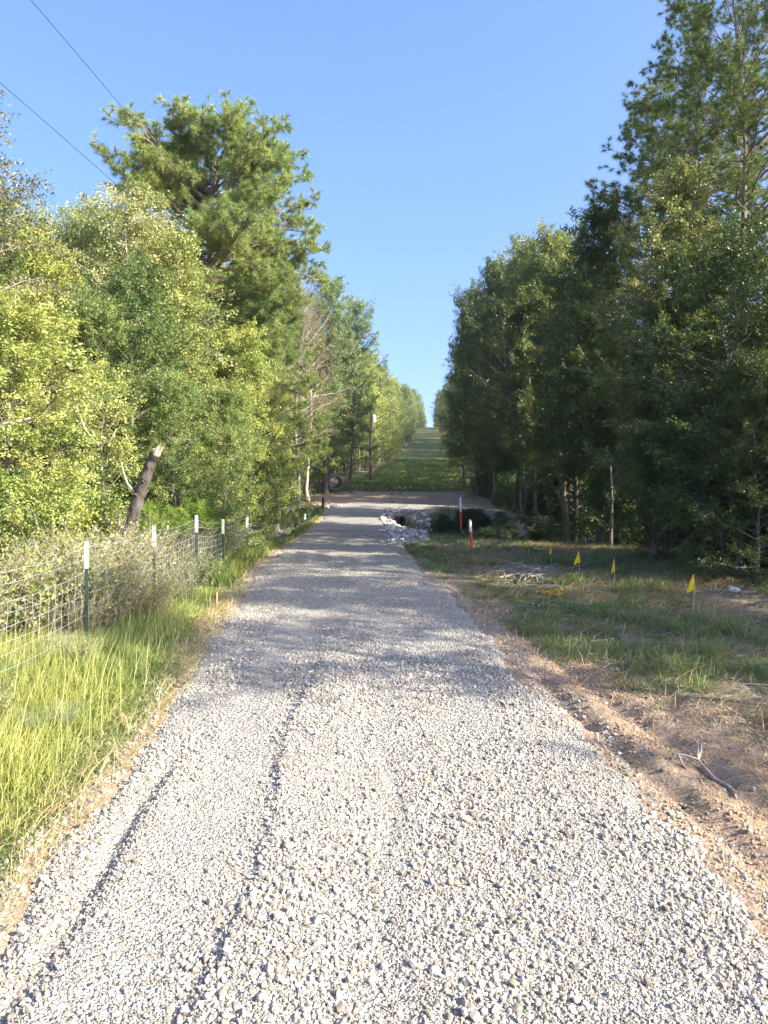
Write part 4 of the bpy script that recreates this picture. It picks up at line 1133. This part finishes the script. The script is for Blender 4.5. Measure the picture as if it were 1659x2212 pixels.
# brush pile left by the gully
root_p = gp(590, 1118); T = Tubes()
for i in range(160):
    u = rg.normal(600, 22); v = 1116 + rg.normal(0, 7)
    p = np.array([X_(u, 33 + rg.normal(0, 1.5)), 33 + rg.normal(0, 1.8), 0]); p[2] = float(gz(p[0], p[1])) + .35 * rg.random()
    az = rg.random() * 6.28; L = .4 + 1.1 * rg.random()
    T.tube(curve(p - root_p, (math.cos(az), math.sin(az), rg.normal(0, .15)), L, 4, (0, 0, 0), .2, rg), np.linspace(1, .4, 4) * (.008 + .02 * rg.random() ** 2), 4)
o = link('brush_pile', T.build('brush_pile', M['dead'])); o.location = root_p
tag(o, 'heap of grey-brown cut brush behind the fence by the gully', 'brush pile')
# wood chips and twigs as ground litter
T = Tubes()
for i in range(1500):
    y = 6 + 17 * rg.random() ** .8; x = float(road_r(y)) + .9 + rg.random() * (6.2 - .0 * y); az = rg.random() * 6.28
    if x > .5 * y + .8: continue
    L = .06 + .3 * rg.random() ** 2.5
    T.tube(curve((x, y, float(gz(x, y)) + .008), (math.cos(az), math.sin(az), 0.03), L, 3, (0, 0, 0), .15, rg), [.006, .006, .003], 4, cap=False)
o = link('twig_litter', T.build('twig_litter', M['dead'])); tag(o, 'scattered twigs and bark chips over the cleared ground', 'twigs', kind='stuff')

# dead pale branches in front of the left wall, pale trunks on the right
for P_, r_, lb in (([at(0, 918, 12), at(60, 905, 12.2), at(110, 895, 12.4)], .03, 'pale bare branch crossing the yellow-green tree at the left edge'),
                   ([at(165, 880, 14), at(185, 930, 13.8), at(215, 965, 13.6), at(240, 950, 13.5), at(252, 925, 13.5)], .022, 'pale curved dead branch hanging before the dark round tree')):
    stick_thing('dead_branch', P_, r_, lb, 'branch', 'dead')
for P_, r_, lb, cm_ in (([at(1472, 1045, 18.6), at(1452, 1012, 18.4), at(1434, 975, 18.6), at(1420, 930, 18.5), at(1409, 885, 18.8), at(1401, 840, 18.8), at(1394, 800, 19), at(1385, 740, 19.2)], .055, 'pale sunlit trunk leaning left in the right forest', 'pale_bark'),
                   ([at(1222, 1125, 27), at(1216, 1060, 27), at(1222, 1000, 27), at(1226, 940, 27)], .14, 'forked grey trunk at the left rim of the dark gap', 'pale_bark'),
                   ([at(1158, 1105, 34), at(1156, 1060, 34), at(1157, 1010, 34)], .13, 'short pale trunk left of the dark gap', 'pale_bark'),
                   ([at(1320, 1150, 22), at(1322, 1080, 22), at(1318, 990, 22)], .06, 'thin grey trunk at the right rim of the dark gap', 'pale_bark'),
                   ([at(597, 1090, 30), at(600, 1040, 30), at(603, 1000, 30)], .035, 'slender pale sapling trunk in front of the dark gully on the left', 'pale_bark'),
                   ):
    if P_[0][2] > float(gz(P_[0][0], P_[0][1])):
        q = P_[0].copy() + (P_[0] - P_[1]) * .3; q[2] = float(gz(q[0], q[1])) - .2
        P_ = [q] + P_
    o = stick_thing('bare_trunk', P_, r_, lb, 'tree trunk', cm_); o.color = (.8, .74, .68, 1) if 'sunlit' in lb else (.42, .39, .36, 1)  # sunlight painted into the bark tint: sunlit trunk lighter, the others darker

# orange wooden stake at the verge, white stubs, litter, tape
p = gp(468, 1312); T = Tubes(); H = (1312 - 1279) * K * p[1]
T.tube([(0, 0, -.1), (0, 0, H)], .018, 4); o = link('survey_stake', T.build('survey_stake', M['stake'], False)); o.location = p
tag(o, 'short reddish wooden survey stake in the grass at the left gravel edge', 'stake')
p = at(1265, 1153, 25); p[2] = float(gz(p[0], p[1])); T = Tubes(); T.tube([(0, 0, -.1), (0, 0, .3)], .018, 8); o = link('white_stub_pipe', T.build('white_stub_pipe', M['litter'])); o.location = p
tag(o, 'thin white pipe stub standing before the dark forest gap', 'pipe')
def crumple(name, p, s, m_, label, cat, flat=.5, seed=1):
    rg = np.random.default_rng(seed); V, Fc = ico(3)
    V = V * (1 + .28 * rg.normal(size=(len(V), 1))) * np.array([1.3, .9, flat]) * s
    o = link(name, mesh_np(name, V, Fc, M[m_])); o.location = p; tag(o, label, cat); return o
crumple('crumpled_wrapper', gp(1588, 1279, .04), .055, 'litter', 'crumpled white wrapper on the ground right of the nearest flag', 'litter', .7, 3)
# yellow caution tape: crumpled strips
root_p = gp(1192, 1284, .0)
V, F = [], []
for sidx, (a, b) in enumerate((((1158, 1281), (1196, 1286)), ((1185, 1280), (1222, 1278)), ((1180, 1287), (1218, 1288)), ((1200, 1276), (1216, 1286)))):
    A, B = gp(*a, .015), gp(*b, .015); n = 16
    for k in range(n + 1):
        f = k / n; c = A + (B - A) * f + np.array([0, rg.normal(0, .03), abs(rg.normal(0, .03))]) - root_p
        w_ = np.array([rg.normal(0, .01), .035, rg.normal(0, .02)]); V += [c - w_, c + w_]
        if k: i0 = len(V) - 4; F.append([i0, i0 + 2, i0 + 3, i0 + 1])
o = link('caution_tape', mesh_np('caution_tape', np.array(V), np.array(F), M['flag'])); o.location = root_p
tag(o, 'crumpled length of yellow tape lying on the grass right of the road', 'tape')
GK = 'loose pale stones lying on the cleared ground'
for (u, v) in ((1290, 1500), (1308, 1520), (1240, 1585), (1352, 1270), (1175, 1275), (1318, 1595), (1410, 1760), (1366, 1243)):
    p = gp(u, v); o = link('loose_stone', rk[rnd_.randrange(8)]); s = rnd_.uniform(.02, .035); o.location = (p[0], p[1], p[2] + s * .3); o.scale = (s, s, s * .9)
    o.rotation_euler = (0, 0, rnd_.uniform(0, 6)); tag(o, 'loose pale stone lying on the dirt and grass right of the gravel', 'stone', GK)

# ------------------------------------------------------------------ utility pole and wires
Yp = 78.; xp = X_(801, Yp); g = float(gz(xp, Yp)); zt = CAMZ + (960 - 880) * K * Yp
r = empty('utility_pole', (xp, Yp, g)); tag(r, 'dark wooden utility pole with white transformer left of the cleared strip', 'utility pole')
T = Tubes(); T.tube([(0, 0, -.3), (0, 0, zt - g)], [.17, .12], 10); link('pole', T.build('pole', M['creosote']), r)
T = Tubes(); T.tube([(.32, 0, zt - g - 1.5), (.32, 0, zt - g - .85)], .2, 12); T.tube([(.32, 0, zt - g - .85), (.32, 0, zt - g - .72)], [.14, .03], 12); link('transformer', T.build('transformer', M['litter'], False), r)
for (x10, z10, x80, z80, lb) in ((-4.6, 5.80, xp, zt - .1, 'upper overhead power line crossing the sky at the upper left'), (-5.0, 4.72, xp, zt - .9, 'lower overhead power line crossing the sky at the left')):
    P_ = []
    for k in range(41):
        Y = -25 + (Yp + 25) * k / 40; f = (Y - 10) / (Yp - 10); 
        P_.append((x10 + (x80 - x10) * f, Y, CAMZ + z10 + (z80 - z10) * f - 1.5 * f * (1 - f) * (1 if f > 0 else .3)))
    P_ = np.array(P_); o0 = P_[0].copy(); T = Tubes(); T.tube(P_ - o0, .0048, 5)
    o = link('power_line', T.build('power_line', M['cable'])); o.location = o0; tag(o, lb, 'power line', 'overhead power lines')

mh, nt = mat('haze_air'); pv = N(nt, 'ShaderNodeVolumePrincipled'); pv.inputs['Density'].default_value = .00022; pv.inputs['Color'].default_value = (.86, .9, 1, 1)
oo = N(nt, 'ShaderNodeOutputMaterial'); nt.links.new(pv.outputs[0], oo.inputs['Volume'])
hv = np.array([(x, y, z) for z in (-12, 42) for y in (-62, 1510) for x in (-1510, 1510)], float)
tag(link('haze', mesh_np('haze', hv, np.array([[0, 1, 3, 2], [4, 6, 7, 5], [0, 4, 5, 1], [2, 3, 7, 6], [0, 2, 6, 4], [1, 5, 7, 3]])[:, ::-1], mh)), 'thin pale haze in the air over the cleared strip', 'haze', kind='stuff')
print('ground z range', GZ.min(), GZ.max())
# ------------------------------------------------------------------ light, sky, camera
EL = R(33)
sd = Vector((AZ[0] * math.cos(EL), AZ[1] * math.cos(EL), math.sin(EL))).normalized()
sun = bpy.data.lights.new('sun', 'SUN'); sun.energy = 3.7; sun.angle = R(.53); sun.color = (1, .93, .8)
so = bpy.data.objects.new('sun', sun); COL.objects.link(so); so.rotation_euler = sd.to_track_quat('Z', 'Y').to_euler(); so.location = (20, -10, 30)
w = bpy.data.worlds.new('World'); scene.world = w; w.use_nodes = True
nt = w.node_tree; nt.nodes.clear()
sky = N(nt, 'ShaderNodeTexSky'); sky.sky_type = 'NISHITA'; sky.sun_disc = False
sky.sun_elevation = EL; sky.sun_rotation = math.atan2(sd.x, sd.y); sky.altitude = 100
sky.air_density = 1.0; sky.dust_density = 3.0; sky.ozone_density = 3.0
bg = N(nt, 'ShaderNodeBackground'); bg.inputs[1].default_value = .128
out = N(nt, 'ShaderNodeOutputWorld'); tc_ = N(nt, 'ShaderNodeTexCoord'); sx_ = N(nt, 'ShaderNodeSeparateXYZ'); nt.links.new(tc_.outputs['Generated'], sx_.inputs[0])
cb_ = N(nt, 'ShaderNodeCombineXYZ'); nt.links.new(sx_.outputs[0], cb_.inputs[0]); nt.links.new(sx_.outputs[1], cb_.inputs[1])
nt.links.new(math_(nt, 'ADD', math_(nt, 'MULTIPLY', math_(nt, 'MAXIMUM', sx_.outputs[2], 0.0), .75), .22), cb_.inputs[2])
nm_ = N(nt, 'ShaderNodeVectorMath', operation='NORMALIZE'); nt.links.new(cb_.outputs[0], nm_.inputs[0]); nt.links.new(nm_.outputs[0], sky.inputs[0])
gm_ = N(nt, 'ShaderNodeGamma'); gm_.inputs[1].default_value = .86; nt.links.new(sky.outputs[0], gm_.inputs[0])
hs_ = N(nt, 'ShaderNodeHueSaturation'); hs_.inputs['Saturation'].default_value = 1.24; hs_.inputs['Hue'].default_value = .511
nt.links.new(gm_.outputs[0], hs_.inputs['Color']); nt.links.new(hs_.outputs[0], bg.inputs[0]); nt.links.new(bg.outputs[0], out.inputs[0])

cam = bpy.data.cameras.new('camera'); cam.sensor_fit = 'VERTICAL'; cam.sensor_height = 24; cam.sensor_width = 18; cam.lens = 24 * .7507
cam.shift_y = -(.5 - 960 / 2212); cam.clip_end = 6000; cam.clip_start = .05
co_ = bpy.data.objects.new('camera', cam); COL.objects.link(co_); co_.location = (0, 0, CAMZ); co_.rotation_euler = (R(90), 0, 0)
scene.camera = co_
scene.view_settings.view_transform = 'Standard'; scene.view_settings.look = 'None'
scene.view_settings.exposure = 1.95; scene.view_settings.gamma = 1
scene.render.engine = 'CYCLES'
